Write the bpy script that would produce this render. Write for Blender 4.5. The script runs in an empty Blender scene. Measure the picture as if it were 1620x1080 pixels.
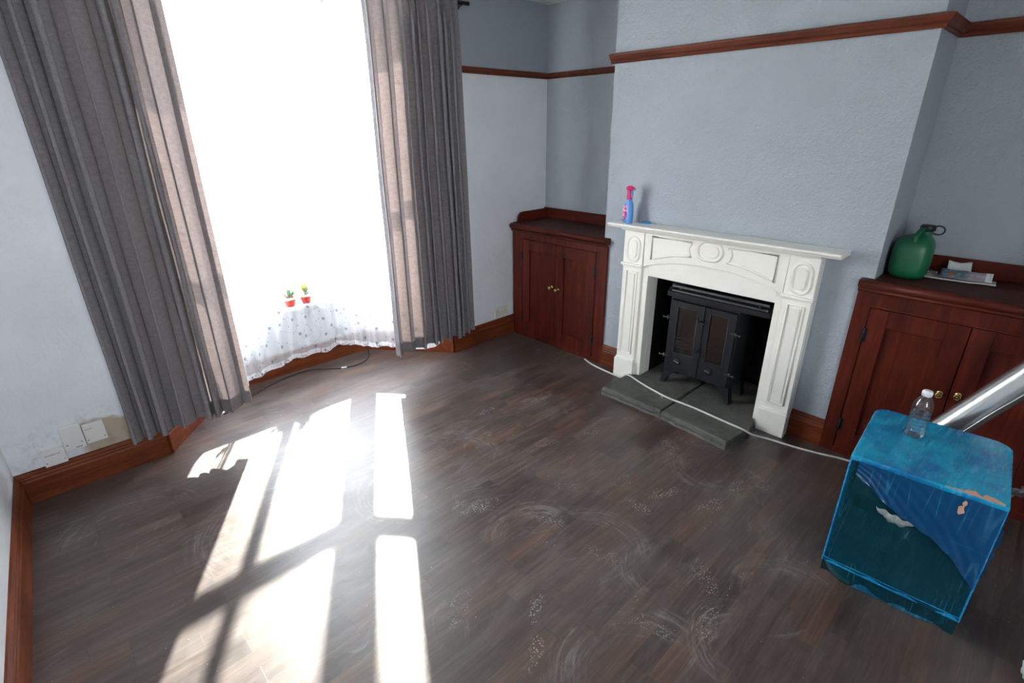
import bpy, bmesh, math, random
from math import sin, cos, pi, radians, sqrt, exp
from mathutils import Vector, Matrix, noise as mnoise
random.seed(7)
S = bpy.context.scene
COL = S.collection

# ------------------------------------------------------------------ mesh helpers
def new():
    return bmesh.new()

def box(bm, x0, x1, y0, y1, z0, z1, bev=0.0, seg=2):
    t = bmesh.new()
    v = [t.verts.new(p) for p in ((x0,y0,z0),(x1,y0,z0),(x1,y1,z0),(x0,y1,z0),(x0,y0,z1),(x1,y0,z1),(x1,y1,z1),(x0,y1,z1))]
    for f in ((3,2,1,0),(4,5,6,7),(0,1,5,4),(1,2,6,5),(2,3,7,6),(3,0,4,7)):
        t.faces.new([v[i] for i in f])
    if bev > 0:
        bmesh.ops.bevel(t, geom=t.edges[:], offset=bev, segments=seg, affect='EDGES', profile=0.6)
    merge(bm, t)

def merge(bm, t, M=None):
    mp = {}
    for v in t.verts:
        mp[v] = bm.verts.new(M @ v.co if M is not None else v.co)
    for f in t.faces:
        try:
            nf = bm.faces.new([mp[v] for v in f.verts]); nf.smooth = f.smooth
        except ValueError:
            pass
    t.free()

def prism(bm, pts, axis, a, b, bev=0.0, seg=2):
    """extrude closed 2D outline pts along axis from a to b. axis 'x': pts=(y,z); 'y': (x,z); 'z': (x,y)"""
    t = bmesh.new()
    def P(p, h):
        return {'x': (h, p[0], p[1]), 'y': (p[0], h, p[1]), 'z': (p[0], p[1], h)}[axis]
    A = [t.verts.new(P(p, a)) for p in pts]; B = [t.verts.new(P(p, b)) for p in pts]
    n = len(pts)
    t.faces.new(A[::-1]); t.faces.new(B)
    for i in range(n):
        t.faces.new((A[i], A[(i+1) % n], B[(i+1) % n], B[i]))
    bmesh.ops.recalc_face_normals(t, faces=t.faces[:])
    if bev > 0:
        es = [e for e in t.edges if len(e.link_faces) == 2 and e.calc_face_angle(0) > 0.5]
        bmesh.ops.bevel(t, geom=es, offset=bev, segments=seg, affect='EDGES', profile=0.6)
    merge(bm, t)

def tube(bm, pts, r, n=8, closed=False, caps=True, smooth=True):
    pts = [Vector(p) for p in pts]
    m = len(pts)
    rr = r if isinstance(r, (list, tuple)) else [r]*m
    rings = []
    up = None
    for i, p in enumerate(pts):
        if closed:
            d = (pts[(i+1) % m]-pts[i-1])
        else:
            d = pts[min(i+1, m-1)]-pts[max(i-1, 0)]
        d.normalize()
        if up is None:
            up = Vector((0, 0, 1)) if abs(d.z) < .9 else Vector((1, 0, 0))
        up = (up-d*up.dot(d))
        if up.length < 1e-6:
            up = d.orthogonal()
        up.normalize()
        w = d.cross(up)
        rings.append([bm.verts.new(p+(up*cos(2*pi*k/n)+w*sin(2*pi*k/n))*rr[i]) for k in range(n)])
    rng = range(m if closed else m-1)
    for i in rng:
        a, b = rings[i], rings[(i+1) % m]
        for k in range(n):
            f = bm.faces.new((a[k], b[k], b[(k+1) % n], a[(k+1) % n])); f.smooth = smooth
    if caps and not closed:
        bm.faces.new(rings[0]); bm.faces.new(rings[-1][::-1])

def lathe(bm, prof, c=(0, 0, 0), n=28, M=None, sx=1.0, sy=1.0, smooth=True):
    """prof list of (r,z) from bottom to top around z, then matrix M, then shift c"""
    t = bmesh.new()
    rings = []
    for r, z in prof:
        if r < 1e-6:
            rings.append([t.verts.new((0, 0, z))])
        else:
            rings.append([t.verts.new((r*sx*cos(2*pi*k/n), r*sy*sin(2*pi*k/n), z)) for k in range(n)])
    for a, b in zip(rings[:-1], rings[1:]):
        if len(a) == 1 and len(b) == 1:
            continue
        for k in range(n):
            if len(a) == 1:
                f = t.faces.new((a[0], b[(k+1) % n], b[k]))
            elif len(b) == 1:
                f = t.faces.new((a[k], a[(k+1) % n], b[0]))
            else:
                f = t.faces.new((a[k], a[(k+1) % n], b[(k+1) % n], b[k]))
            f.smooth = smooth
    if len(rings[0]) > 1:
        t.faces.new(rings[0][::-1])
    if len(rings[-1]) > 1:
        t.faces.new(rings[-1])
    Tm = Matrix.Translation(c)
    merge(bm, t, Tm @ M if M is not None else Tm)

def loft(bm, rings, caps=True, smooth=True):
    R = [[bm.verts.new(p) for p in r] for r in rings]
    n = len(R[0])
    for a, b in zip(R[:-1], R[1:]):
        for k in range(n):
            f = bm.faces.new((a[k], a[(k+1) % n], b[(k+1) % n], b[k])); f.smooth = smooth
    if caps:
        bm.faces.new(R[0][::-1]); bm.faces.new(R[-1])

def grid(bm, fn, nu, nv, uvfn=None, smooth=True):
    V = [[bm.verts.new(fn(i/nu, j/nv)) for i in range(nu+1)] for j in range(nv+1)]
    lay = bm.loops.layers.uv.verify() if uvfn else None
    for j in range(nv):
        for i in range(nu):
            f = bm.faces.new((V[j][i], V[j][i+1], V[j+1][i+1], V[j+1][i])); f.smooth = smooth
            if uvfn:
                for l, (a, b) in zip(f.loops, ((i, j), (i+1, j), (i+1, j+1), (i, j+1))):
                    l[lay].uv = uvfn(a/nu, b/nv)
    return V

def catmull(P, n=8):
    P = [Vector(p) for p in P]
    Q = [P[0]*2-P[1]]+P+[P[-1]*2-P[-2]]
    out = []
    for i in range(1, len(Q)-2):
        p0, p1, p2, p3 = Q[i-1:i+3]
        for k in range(n):
            t = k/n
            out.append(0.5*((2*p1)+(p2-p0)*t+(2*p0-5*p1+4*p2-p3)*t*t+(3*p1-p0-3*p2+p3)*t**3))
    out.append(P[-1])
    return out

def rrect(x0, x1, y0, y1, r, n=6, corners=(1, 1, 1, 1)):
    """rounded rectangle outline, ccw, corners order: (x0,y0),(x1,y0),(x1,y1),(x0,y1)"""
    out = []
    for i, (cx, cy, a) in enumerate(((x0, y0, pi), (x1, y0, 1.5*pi), (x1, y1, 0), (x0, y1, .5*pi))):
        if not corners[i]:
            out.append((cx, cy)); continue
        ox = cx+(r if cx == x0 else -r); oy = cy+(r if cy == y0 else -r)
        for k in range(n+1):
            t = a+k*(pi/2)/n
            out.append((ox+r*cos(t), oy+r*sin(t)))
    return out

def strip_sweep(bm, path, prof, side=1, closed=False):
    """sweep profile (d,z) along plan polyline with mitres; d goes to the left (side=1) of travel"""
    P = [Vector(p) for p in path]; m = len(P)
    rings = []
    for i in range(m):
        if i == 0 or i == m-1:
            d = (P[1]-P[0]) if i == 0 else (P[-1]-P[-2])
            d.normalize(); nrm = Vector((-d.y, d.x))*side
            mit = nrm
        else:
            d0 = (P[i]-P[i-1]).normalized(); d1 = (P[i+1]-P[i]).normalized()
            n0 = Vector((-d0.y, d0.x))*side; n1 = Vector((-d1.y, d1.x))*side
            mit = (n0+n1); mit = mit/ (mit.dot(n0))
        rings.append([bm.verts.new((P[i].x+mit.x*a, P[i].y+mit.y*a, z)) for a, z in prof])
    n = len(prof)
    fs = []
    for a, b in zip(rings[:-1], rings[1:]):
        for k in range(n):
            fs.append(bm.faces.new((a[k], a[(k+1) % n], b[(k+1) % n], b[k])))
    fs.append(bm.faces.new(rings[0][::-1])); fs.append(bm.faces.new(rings[-1]))
    bmesh.ops.recalc_face_normals(bm, faces=fs)

# ------------------------------------------------------------------ object helpers
def thing(name, label, cat, loc=(0, 0, 0), group=None):
    o = bpy.data.objects.new(name, None); COL.objects.link(o)
    o.location = loc; o.empty_display_size = .05
    tag(o, label, cat, group)
    return o

def tag(o, label, cat, group=None):
    o['label'] = label; o['category'] = cat
    if group: o['group'] = group
    return o

def obj(name, bm, m, parent=None, label=None, recalc=True, root=None):
    """mesh built in world coordinates; re-expressed relative to its top-level parent's location"""
    if recalc:
        bmesh.ops.recalc_face_normals(bm, faces=bm.faces[:])
    me = bpy.data.meshes.new(name)
    L = Vector((0, 0, 0)); p = parent
    while p is not None:
        L += p.location; p = p.parent
    if L.length > 0:
        bmesh.ops.translate(bm, verts=bm.verts[:], vec=-L)
    bm.to_mesh(me); bm.free()
    if m is not None: me.materials.append(m)
    o = bpy.data.objects.new(name, me); COL.objects.link(o)
    if parent is not None: o.parent = parent
    if label: o['label'] = label
    return o

def mobj(name, bm, m, loc, label, cat, group=None, recalc=True):
    """a thing that is one mesh, origin at loc"""
    if recalc:
        bmesh.ops.recalc_face_normals(bm, faces=bm.faces[:])
    bmesh.ops.translate(bm, verts=bm.verts[:], vec=-Vector(loc))
    me = bpy.data.meshes.new(name); bm.to_mesh(me); bm.free()
    me.materials.append(m)
    o = bpy.data.objects.new(name, me); COL.objects.link(o); o.location = loc
    return tag(o, label, cat, group)

def struct(name, bm, m, parent=None):
    o = obj(name, bm, m, parent)
    if parent is None: o['kind'] = 'structure'
    return o

# ------------------------------------------------------------------ material helpers
class NT:
    def __init__(s, name):
        s.m = bpy.data.materials.new(name); s.m.use_nodes = True
        s.t = s.m.node_tree; s.t.nodes.clear()
        s.out = s.t.nodes.new('ShaderNodeOutputMaterial')
    def n(s, kind, **kw):
        nd = s.t.nodes.new('ShaderNode'+kind)
        for k, v in kw.items(): setattr(nd, k, v)
        return nd
    def put(s, sock, v):
        if v is None: return
        if isinstance(v, bpy.types.NodeSocket): s.t.links.new(v, sock)
        elif isinstance(v, (tuple, list)) and sock.type == 'RGBA' and len(v) == 3: sock.default_value = (*v, 1)
        else: sock.default_value = v
    def math(s, op, a, b=None, c=None, clamp=False):
        nd = s.n('Math', operation=op, use_clamp=clamp)
        s.put(nd.inputs[0], a); s.put(nd.inputs[1], b); s.put(nd.inputs[2], c)
        return nd.outputs[0]
    def vmath(s, op, a, b=None):
        nd = s.n('VectorMath', operation=op)
        s.put(nd.inputs[0], a); s.put(nd.inputs[1], b)
        return nd.outputs['Value'] if op in ('LENGTH', 'DISTANCE', 'DOT_PRODUCT') else nd.outputs[0]
    def coord(s, which='Object'):
        return s.n('TexCoord').outputs[which]
    def mapping(s, v, scale=(1, 1, 1), loc=(0, 0, 0), rot=(0, 0, 0)):
        nd = s.n('Mapping'); s.put(nd.inputs[0], v)
        nd.inputs['Scale'].default_value = scale; nd.inputs['Location'].default_value = loc; nd.inputs['Rotation'].default_value = rot
        return nd.outputs[0]
    def noise(s, v, scale=5, detail=3, rough=.5, dist=0, out=0):
        nd = s.n('TexNoise'); s.put(nd.inputs['Vector'], v)
        nd.inputs['Scale'].default_value = scale; nd.inputs['Detail'].default_value = detail
        nd.inputs['Roughness'].default_value = rough; nd.inputs['Distortion'].default_value = dist
        return nd.outputs[out]
    def vor(s, v, scale=5, feature='F1', out='Distance', rnd=1.0):
        nd = s.n('TexVoronoi', feature=feature, voronoi_dimensions='2D'); s.put(nd.inputs['Vector'], v)
        nd.inputs['Scale'].default_value = scale
        nd.inputs['Randomness'].default_value = rnd
        return nd.outputs[out]
    def ramp(s, f, stops, interp='LINEAR'):
        nd = s.n('ValToRGB'); s.put(nd.inputs[0], f); cr = nd.color_ramp; cr.interpolation = interp
        while len(cr.elements) < len(stops): cr.elements.new(.5)
        for e, (p, c) in zip(cr.elements, stops):
            e.position = p; e.color = (c, c, c, 1) if not isinstance(c, (tuple, list)) else ((*c, 1) if len(c) == 3 else c)
        return nd.outputs[0]
    def step(s, v, a, b):
        nd = s.n('MapRange', interpolation_type='SMOOTHSTEP'); s.put(nd.inputs[0], v)
        nd.inputs[1].default_value = a; nd.inputs[2].default_value = b
        return nd.outputs[0]
    def mix(s, f, a, b, mode='MIX'):
        nd = s.n('Mix', data_type='RGBA', blend_type=mode)
        s.put(nd.inputs[0], f); s.put(nd.inputs[6], a); s.put(nd.inputs[7], b)
        return nd.outputs[2]
    def bump(s, h, strength=.3, dist=.01, normal=None):
        nd = s.n('Bump'); s.put(nd.inputs['Height'], h)
        nd.inputs['Strength'].default_value = strength; nd.inputs['Distance'].default_value = dist
        if normal is not None: s.put(nd.inputs['Normal'], normal)
        return nd.outputs[0]
    def bsdf(s, color, rough=.5, metal=0, spec=.5, normal=None, **kw):
        nd = s.n('BsdfPrincipled')
        s.put(nd.inputs['Base Color'], color); s.put(nd.inputs['Roughness'], rough); s.put(nd.inputs['Metallic'], metal)
        s.put(nd.inputs['Specular IOR Level'], spec)
        if normal is not None: s.put(nd.inputs['Normal'], normal)
        for k, v in kw.items(): s.put(nd.inputs[k.replace('_', ' ')], v)
        return nd.outputs[0]
    def done(s, shader):
        s.t.links.new(shader, s.out.inputs[0]); return s.m

def plain(name, color, rough=.5, metal=0, spec=.5, var=.12, vscale=30, bump=0, bscale=200, **kw):
    t = NT(name); c = t.coord()
    n = t.noise(c, vscale, 4, .6)
    dark = tuple(x*(1-var) for x in color); lite = tuple(min(1, x*(1+var)) for x in color)
    col = t.mix(n, dark, lite)
    nr = t.bump(t.noise(c, bscale, 2), bump, .002) if bump else None
    return t.done(t.bsdf(col, rough, metal, spec, nr, **kw))
SUN_E, SKY_E, EXPO = 58, 32, 0
# ------------------------------------------------------------------ materials
def mat_wall(name, col, texture=90, bstr=.35, rough=.5, upper=None, patch=False, var=.06):
    t = NT(name); g = t.n('NewGeometry').outputs['Position']
    n = t.noise(g, 2.2, 4, .6)
    c = t.mix(t.step(n, .3, .7), tuple(x*(1-var) for x in col), tuple(x*(1+var*.5) for x in col))
    sp = t.n('SeparateXYZ'); t.put(sp.inputs[0], g)
    if patch:   # old bare cream paint and grime around the telephone boxes
        dx = t.math('ABSOLUTE', t.math('SUBTRACT', sp.outputs[0], .0))
        dz = t.math('SUBTRACT', sp.outputs[2], .215)
        d = t.math('ADD', t.math('POWER', t.math('DIVIDE', dx, .20), 2.), t.math('POWER', t.math('DIVIDE', dz, .115), 2.))
        d = t.math('ADD', d, t.math('MULTIPLY', t.math('SUBTRACT', t.noise(g, 22, 4, .6), .5), .8))
        f = t.math('SUBTRACT', 1, t.step(d, .7, 1.1))
        f = t.math('MULTIPLY', f, t.step(sp.outputs[0], -.08, -.03))
        c = t.mix(f, c, (.44, .385, .30))
        d2 = t.math('ADD', t.math('POWER', t.math('DIVIDE', dx, .45), 2.), t.math('POWER', t.math('DIVIDE', t.math('SUBTRACT', sp.outputs[2], .2), .22), 2.))
        f2 = t.math('MULTIPLY', t.math('SUBTRACT', 1, t.step(d2, .2, 1.2)), t.step(t.noise(g, 14, 5, .7), .45, .75))
        c = t.mix(t.math('MULTIPLY', f2, .55), c, (.25, .24, .22))
    if upper:
        c = t.mix(t.step(sp.outputs[2], 2.008, 2.012), c, upper)
    h = t.noise(g, texture, 3, .55)
    h2 = t.noise(g, texture*.33, 2, .5)
    hh = t.math('ADD', h, t.math('MULTIPLY', h2, .8))
    nr = t.bump(hh, bstr, .006)
    return t.done(t.bsdf(c, rough, 0, .35, nr))

M = {}
GREY = (.345, .385, .43)
M['wall_grey'] = mat_wall('grey_blue_wall_paint', GREY, 95, .85, .42)
M['wall_window'] = mat_wall('white_wall_paint_grey_frieze', (.71, .745, .80), 70, .5, .5, upper=(.30, .335, .385), patch=True)
M['wall_white'] = mat_wall('white_wall_paint', (.72, .745, .765), 70, .25, .5)
M['ceiling'] = mat_wall('white_ceiling_paint', (.74, .73, .72), 60, .4, .7)
M['render_out'] = mat_wall('pale_masonry_paint', (.6, .58, .55), 60, .4, .8)

def mat_wood(name, c1, c2, c3, axis='x', rough=.38, scale=1.0, coat=.05, scuff=.35):
    t = NT(name); c = t.coord()
    a, b = 2.2*scale, 26*scale
    sc = {'x': (a, b, b), 'y': (b, a, b), 'z': (b, b, a)}[axis]
    v = t.mapping(c, sc)
    n = t.noise(v, 1.0, 5, .65, .6)
    n2 = t.noise(t.mapping(c, tuple(x*3.2 for x in sc)), 1.0, 3, .6)
    f = t.math('ADD', t.math('MULTIPLY', n, .75), t.math('MULTIPLY', n2, .25))
    col = t.ramp(f, [(.28, c1), (.5, c2), (.72, c3)])
    big = t.noise(c, 4.5, 4, .6)
    col = t.mix(t.math('MULTIPLY', t.step(big, .45, .75), .5), col, c1)
    # scuffs and chips
    chips = t.math('MULTIPLY', t.step(t.noise(c, 70, 3, .7), .70, .74), t.step(t.noise(c, 5, 2), .45, .6))
    col = t.mix(t.math('MULTIPLY', chips, scuff), col, (.42, .26, .17))
    r = t.math('ADD', rough, t.math('MULTIPLY', t.noise(c, 12, 4, .6), .25))
    nr = t.bump(f, .12, .003)
    return t.done(t.bsdf(col, r, 0, .16, nr, Coat_Weight=coat, Coat_Roughness=.3))

MAH = ((.026, .0048, .0028), (.074, .0098, .0048), (.125, .019, .008))
for ax in 'xyz':
    M['mahogany_'+ax] = mat_wood('dark_red_varnished_wood_'+ax, *MAH, axis=ax)
    M['skirt_'+ax] = mat_wood('red_brown_skirting_wood_'+ax, (.05, .012, .005), (.135, .030, .010), (.21, .055, .017), axis=ax, scuff=.6)
    M['rail_'+ax] = mat_wood('red_brown_rail_wood_'+ax, (.05, .013, .008), (.125, .032, .017), (.19, .055, .028), axis=ax)
M['mahogany_top'] = mat_wood('dull_dark_cupboard_top', (.018, .006, .005), (.045, .012, .009), (.075, .022, .015), axis='y', rough=.5, coat=.05)

def mat_floor():
    t = NT('dusty_wood_strip_floor')
    g = t.n('NewGeometry').outputs['Position']
    br = t.n('TexBrick', offset=.37, offset_frequency=3, squash=1.0)
    t.put(br.inputs['Vector'], t.mapping(g, (1, 1, 1), (.11, .03, 0)))
    br.inputs['Color1'].default_value = (0, 0, 0, 1); br.inputs['Color2'].default_value = (1, 1, 1, 1)
    br.inputs['Mortar'].default_value = (.5, .5, .5, 1)
    br.inputs['Scale'].default_value = 1; br.inputs['Mortar Size'].default_value = .0012; br.inputs['Mortar Smooth'].default_value = .2
    br.inputs['Bias'].default_value = 0; br.inputs['Brick Width'].default_value = .30; br.inputs['Row Height'].default_value = .070
    rnd = br.outputs['Color']; mortar = br.outputs['Fac']
    v = t.mapping(g, (1.8, 34, 1))
    grain = t.noise(t.vmath('ADD', v, t.vmath('MULTIPLY', rnd, (9., 5., 3.))), 1.0, 6, .68, .7)
    fine = t.noise(t.mapping(g, (9, 190, 1)), 1, 3, .6)
    f = t.math('ADD', t.math('MULTIPLY', grain, .72), t.math('MULTIPLY', fine, .28))
    col = t.ramp(f, [(.30, (.020, .0145, .0125)), (.5, (.056, .038, .033)), (.68, (.105, .073, .062))])
    tone = t.ramp(rnd, [(0., (.62, .56, .56)), (.35, (.92, .86, .85)), (.55, (1., 1., 1.)), (.80, (1.12, 1.04, .98)), (.92, (1.30, 1.05, .84)), (1., (1.35, 1.0, .72))])
    col = t.mix(1., col, tone, 'MULTIPLY')
    col = t.mix(t.math('MULTIPLY', mortar, .55), col, (.012, .010, .009))
    # dust film
    sx = t.n('SeparateXYZ'); t.put(sx.inputs[0], g)
    d1 = t.noise(g, 1.7, 5, .62, .4)
    d2 = t.noise(t.mapping(g, (2.2, 9, 1), rot=(0, 0, .35)), 1, 5, .65, 1.5)
    dust = t.math('ADD', t.math('MULTIPLY', t.step(d1, .42, .72), .45), t.math('MULTIPLY', t.step(d2, .48, .78), .5))
    # broad smears of dust, brushed in curved strokes
    sm = t.noise(t.mapping(t.vmath('ADD', g, t.vmath('MULTIPLY', t.vmath('SUBTRACT', t.noise(g, 1.3, 2, .5, 0, 1), (.5, .5, .5)), (.9, .9, 0.))), (5, 42, 1), rot=(0, 0, -.45)), 1, 5, .7, .3)
    smear = t.math('MULTIPLY', t.step(sm, .54, .74), t.step(t.noise(g, 2.6, 4, .65), .46, .62))
    # wiped arcs
    arcs = None
    for i, (ax, ay, R, a0) in enumerate(((1.38, 1.0, .26, .4), (1.06, .54, .30, 1.2), (1.07, 1.88, .3, 2.6), (1.72, .32, .22, .8), (1.42, .35, .2, 1.9),
                                         (1.27, 1.2, .24, 1.1), (.47, 2.09, .33, 2.2), (1.39, 1.94, .25, .5), (2.3, .9, .24, 2.9), (0.0, 2.5, .3, 1.6), (1.52, .73, .2, 2.2))):
        dv = t.vmath('SUBTRACT', g, (ax, ay, 0.)); ln = t.vmath('LENGTH', dv)
        nz = t.math('MULTIPLY', t.math('SUBTRACT', t.noise(g, 3.2, 2, .5), .5), .09)
        sv = t.n('SeparateXYZ'); t.put(sv.inputs[0], dv)
        cv = t.n('CombineXYZ'); t.put(cv.inputs[0], t.math('MULTIPLY', t.math('ARCTAN2', sv.outputs[1], sv.outputs[0]), 1.6)); t.put(cv.inputs[1], t.math('MULTIPLY', t.math('ADD', ln, t.math('MULTIPLY', nz, .4)), 85.)); cv.inputs[2].default_value = i*3.7
        ring = t.step(t.noise(cv.outputs[0], 1, 4, .65), .46, .72)
        env = t.math('MULTIPLY', t.step(ln, R*.35, R*.75), t.math('SUBTRACT', 1, t.step(ln, R*.85, R*1.15)))
        side = t.step(t.vmath('DOT_PRODUCT', dv, (cos(a0), sin(a0), 0.)), -.02, .14)
        a = t.math('MULTIPLY', t.math('MULTIPLY', t.math('ADD', t.math('MULTIPLY', ring, .8), .10), env), side)
        arcs = a if arcs is None else t.math('MAXIMUM', arcs, a)
    arcs = t.math('MULTIPLY', arcs, t.step(t.noise(g, 5, 6, .75, .8), .34, .60))
    # boot prints of dried white dust
    prints = None
    fp = [(1.01, .95), (.88, .84), (1.23, 1.53), (1.18, 1.64), (1.64, 1.96), (2.15, 2.07), (2.41, 1.48), (2.53, 1.33), (2.13, 1.56), (1.64, 1.32), (1.76, 1.01), (1.87, 1.17), (2.01, .77), (1.93, .98), (1.4, .94), (1.59, .59), (1.42, .48), (1.26, .61), (1.83, 2.18), (2.23, 1.84), (2.35, .7), (2.44, 1.09), (2.23, .75), (1.39, 1.23), (.81, 1.16), (.64, 2.16), (1.18, 2.93), (2.31, 1.17), (2.16, 2.77), (1.83, 1.68)]
    rs = random.Random(4)
    for (ax, ay) in fp:
        ang = rs.uniform(0, pi)
        mp = t.n('Mapping', vector_type='TEXTURE'); t.put(mp.inputs[0], g)
        mp.inputs['Location'].default_value = (ax, ay, 0); mp.inputs['Rotation'].default_value = (0, 0, ang)
        k = rs.uniform(.7, 1.1)
        mp.inputs['Scale'].default_value = (.115*k, .048*k, 1)
        a = t.math('SUBTRACT', 1, t.step(t.vmath('LENGTH', mp.outputs[0]), .6, 1.05))
        if rs.random() < .35: a = t.math('MULTIPLY', a, .55)
        prints = a if prints is None else t.math('MAXIMUM', prints, a)
    dots = t.math('SUBTRACT', 1, t.step(t.vor(g, 92, rnd=.8), .14, .40))
    dots = t.math('MULTIPLY', dots, t.step(t.noise(g, 60, 2), .38, .56))
    prints = t.math('MULTIPLY', prints, t.math('MULTIPLY', dots, t.step(t.noise(g, 16, 3), .35, .6)))
    crumbs = t.math('MULTIPLY', t.math('SUBTRACT', 1, t.step(t.vor(g, 22), .02, .045)), t.step(t.noise(g, 9, 2), .60, .68))
    col = t.mix(t.math('MULTIPLY', dust, .50), col, (.19, .168, .156))
    col = t.mix(t.math('MULTIPLY', smear, .55), col, (.22, .205, .19))
    col = t.mix(t.math('MULTIPLY', arcs, .62), col, (.26, .245, .23))
    col = t.mix(t.math('MULTIPLY', prints, .75), col, (.42, .40, .37))
    col = t.mix(t.math('MULTIPLY', crumbs, .8), col, (.55, .50, .42))
    rough = t.math('ADD', .36, t.math('MULTIPLY', dust, .22), clamp=True)
    nr = t.bump(t.math('SUBTRACT', f, t.math('MULTIPLY', mortar, .15)), .22, .002)
    return t.done(t.bsdf(col, rough, 0, .75, nr))
M['floor'] = mat_floor()

def mat_stone(name, c1, c2):
    t = NT(name); g = t.n('NewGeometry').outputs['Position']
    n = t.noise(g, 7, 6, .7, .3); n2 = t.noise(g, 40, 4, .7)
    col = t.ramp(t.math('ADD', t.math('MULTIPLY', n, .7), t.math('MULTIPLY', n2, .3)), [(.3, c1), (.7, c2)])
    nr = t.bump(t.math('ADD', n, t.math('MULTIPLY', n2, .5)), .6, .008)
    return t.done(t.bsdf(col, .75, 0, .35, nr))
M['stone'] = mat_stone('grey_slate', (.035, .037, .035), (.125, .125, .112))
M['soot'] = mat_stone('sooty_brick', (.006, .006, .006), (.02, .019, .018))
M['white_paint'] = plain('cream_white_gloss_paint', (.86, .845, .785), .38, var=.04, vscale=14, bump=.08, bscale=40)
M['frame_white'] = plain('white_window_paint', (.75, .75, .73), .4, var=.04)
M['iron'] = plain('black_cast_iron', (.012, .0135, .016), .5, .2, .35, var=.35, vscale=60, bump=.25, bscale=150)
M['iron_edge'] = plain('worn_dark_iron', (.06, .062, .066), .38, .6, .5, var=.3)
M['steel_dull'] = plain('dull_bright_steel', (.32, .31, .29), .35, .9, .5)
M['ember'] = plain('brown_fire_grate', (.085, .045, .03), .7, var=.4, vscale=40)
M['soot_black'] = plain('black_void', (.006, .006, .006), .8, var=.3)
M['brass'] = plain('aged_brass', (.52, .36, .14), .22, 1., .5, var=.2)
M['pole_black'] = plain('black_pole', (.012, .012, .014), .35)
M['plastic_white'] = plain('white_plastic', (.70, .70, .69), .35, var=.05, bump=.02)
M['plastic_cream'] = plain('yellowed_white_plastic', (.66, .65, .60), .35, var=.05)
M['hole'] = plain('dark_hole', (.02, .02, .02), .6)
M['ink_grey'] = plain('grey_print', (.22, .22, .23), .6)
M['red_dot'] = plain('red_mark', (.5, .05, .05), .5)
M['cable_white'] = plain('grey_white_cable', (.60, .60, .59), .45, var=.08)
M['cable_black'] = plain('black_cable', (.012, .012, .013), .4)
M['gravel'] = plain('pale_paving', (.45, .44, .42), .9, var=.2, vscale=5)
M['debris'] = plain('white_crumb', (.6, .58, .52), .8)

def mat_curtain(name, weave=1.0):
    t = NT(name); uv = t.coord('UV')
    w1 = t.noise(t.mapping(uv, (900, 220, 1)), 1, 2, .6); w2 = t.noise(t.mapping(uv, (260, 900, 1)), 1, 2, .6)
    mott = t.noise(t.mapping(uv, (70, 50, 1)), 1, 4, .7)
    f = t.math('ADD', t.math('MULTIPLY', t.math('ADD', w1, w2), .32), t.math('MULTIPLY', mott, .36))
    col = t.ramp(f, [(.36, (.180, .174, .190)), (.62, (.318, .308, .328))])
    d = t.n('BsdfDiffuse'); t.put(d.inputs[0], col)
    nr = t.bump(f, .25, .002); t.put(d.inputs['Normal'], nr)
    tr = t.n('BsdfTranslucent'); t.put(tr.inputs[0], t.ramp(f, [(.36, (.13, .10, .095)), (.62, (.25, .195, .18))]))
    mx = t.n('MixShader'); mx.inputs[0].default_value = .20
    t.t.links.new(d.outputs[0], mx.inputs[1]); t.t.links.new(tr.outputs[0], mx.inputs[2])
    return t.done(mx.outputs[0])
M['curtain'] = mat_curtain('grey_woven_curtain_fabric')

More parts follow.
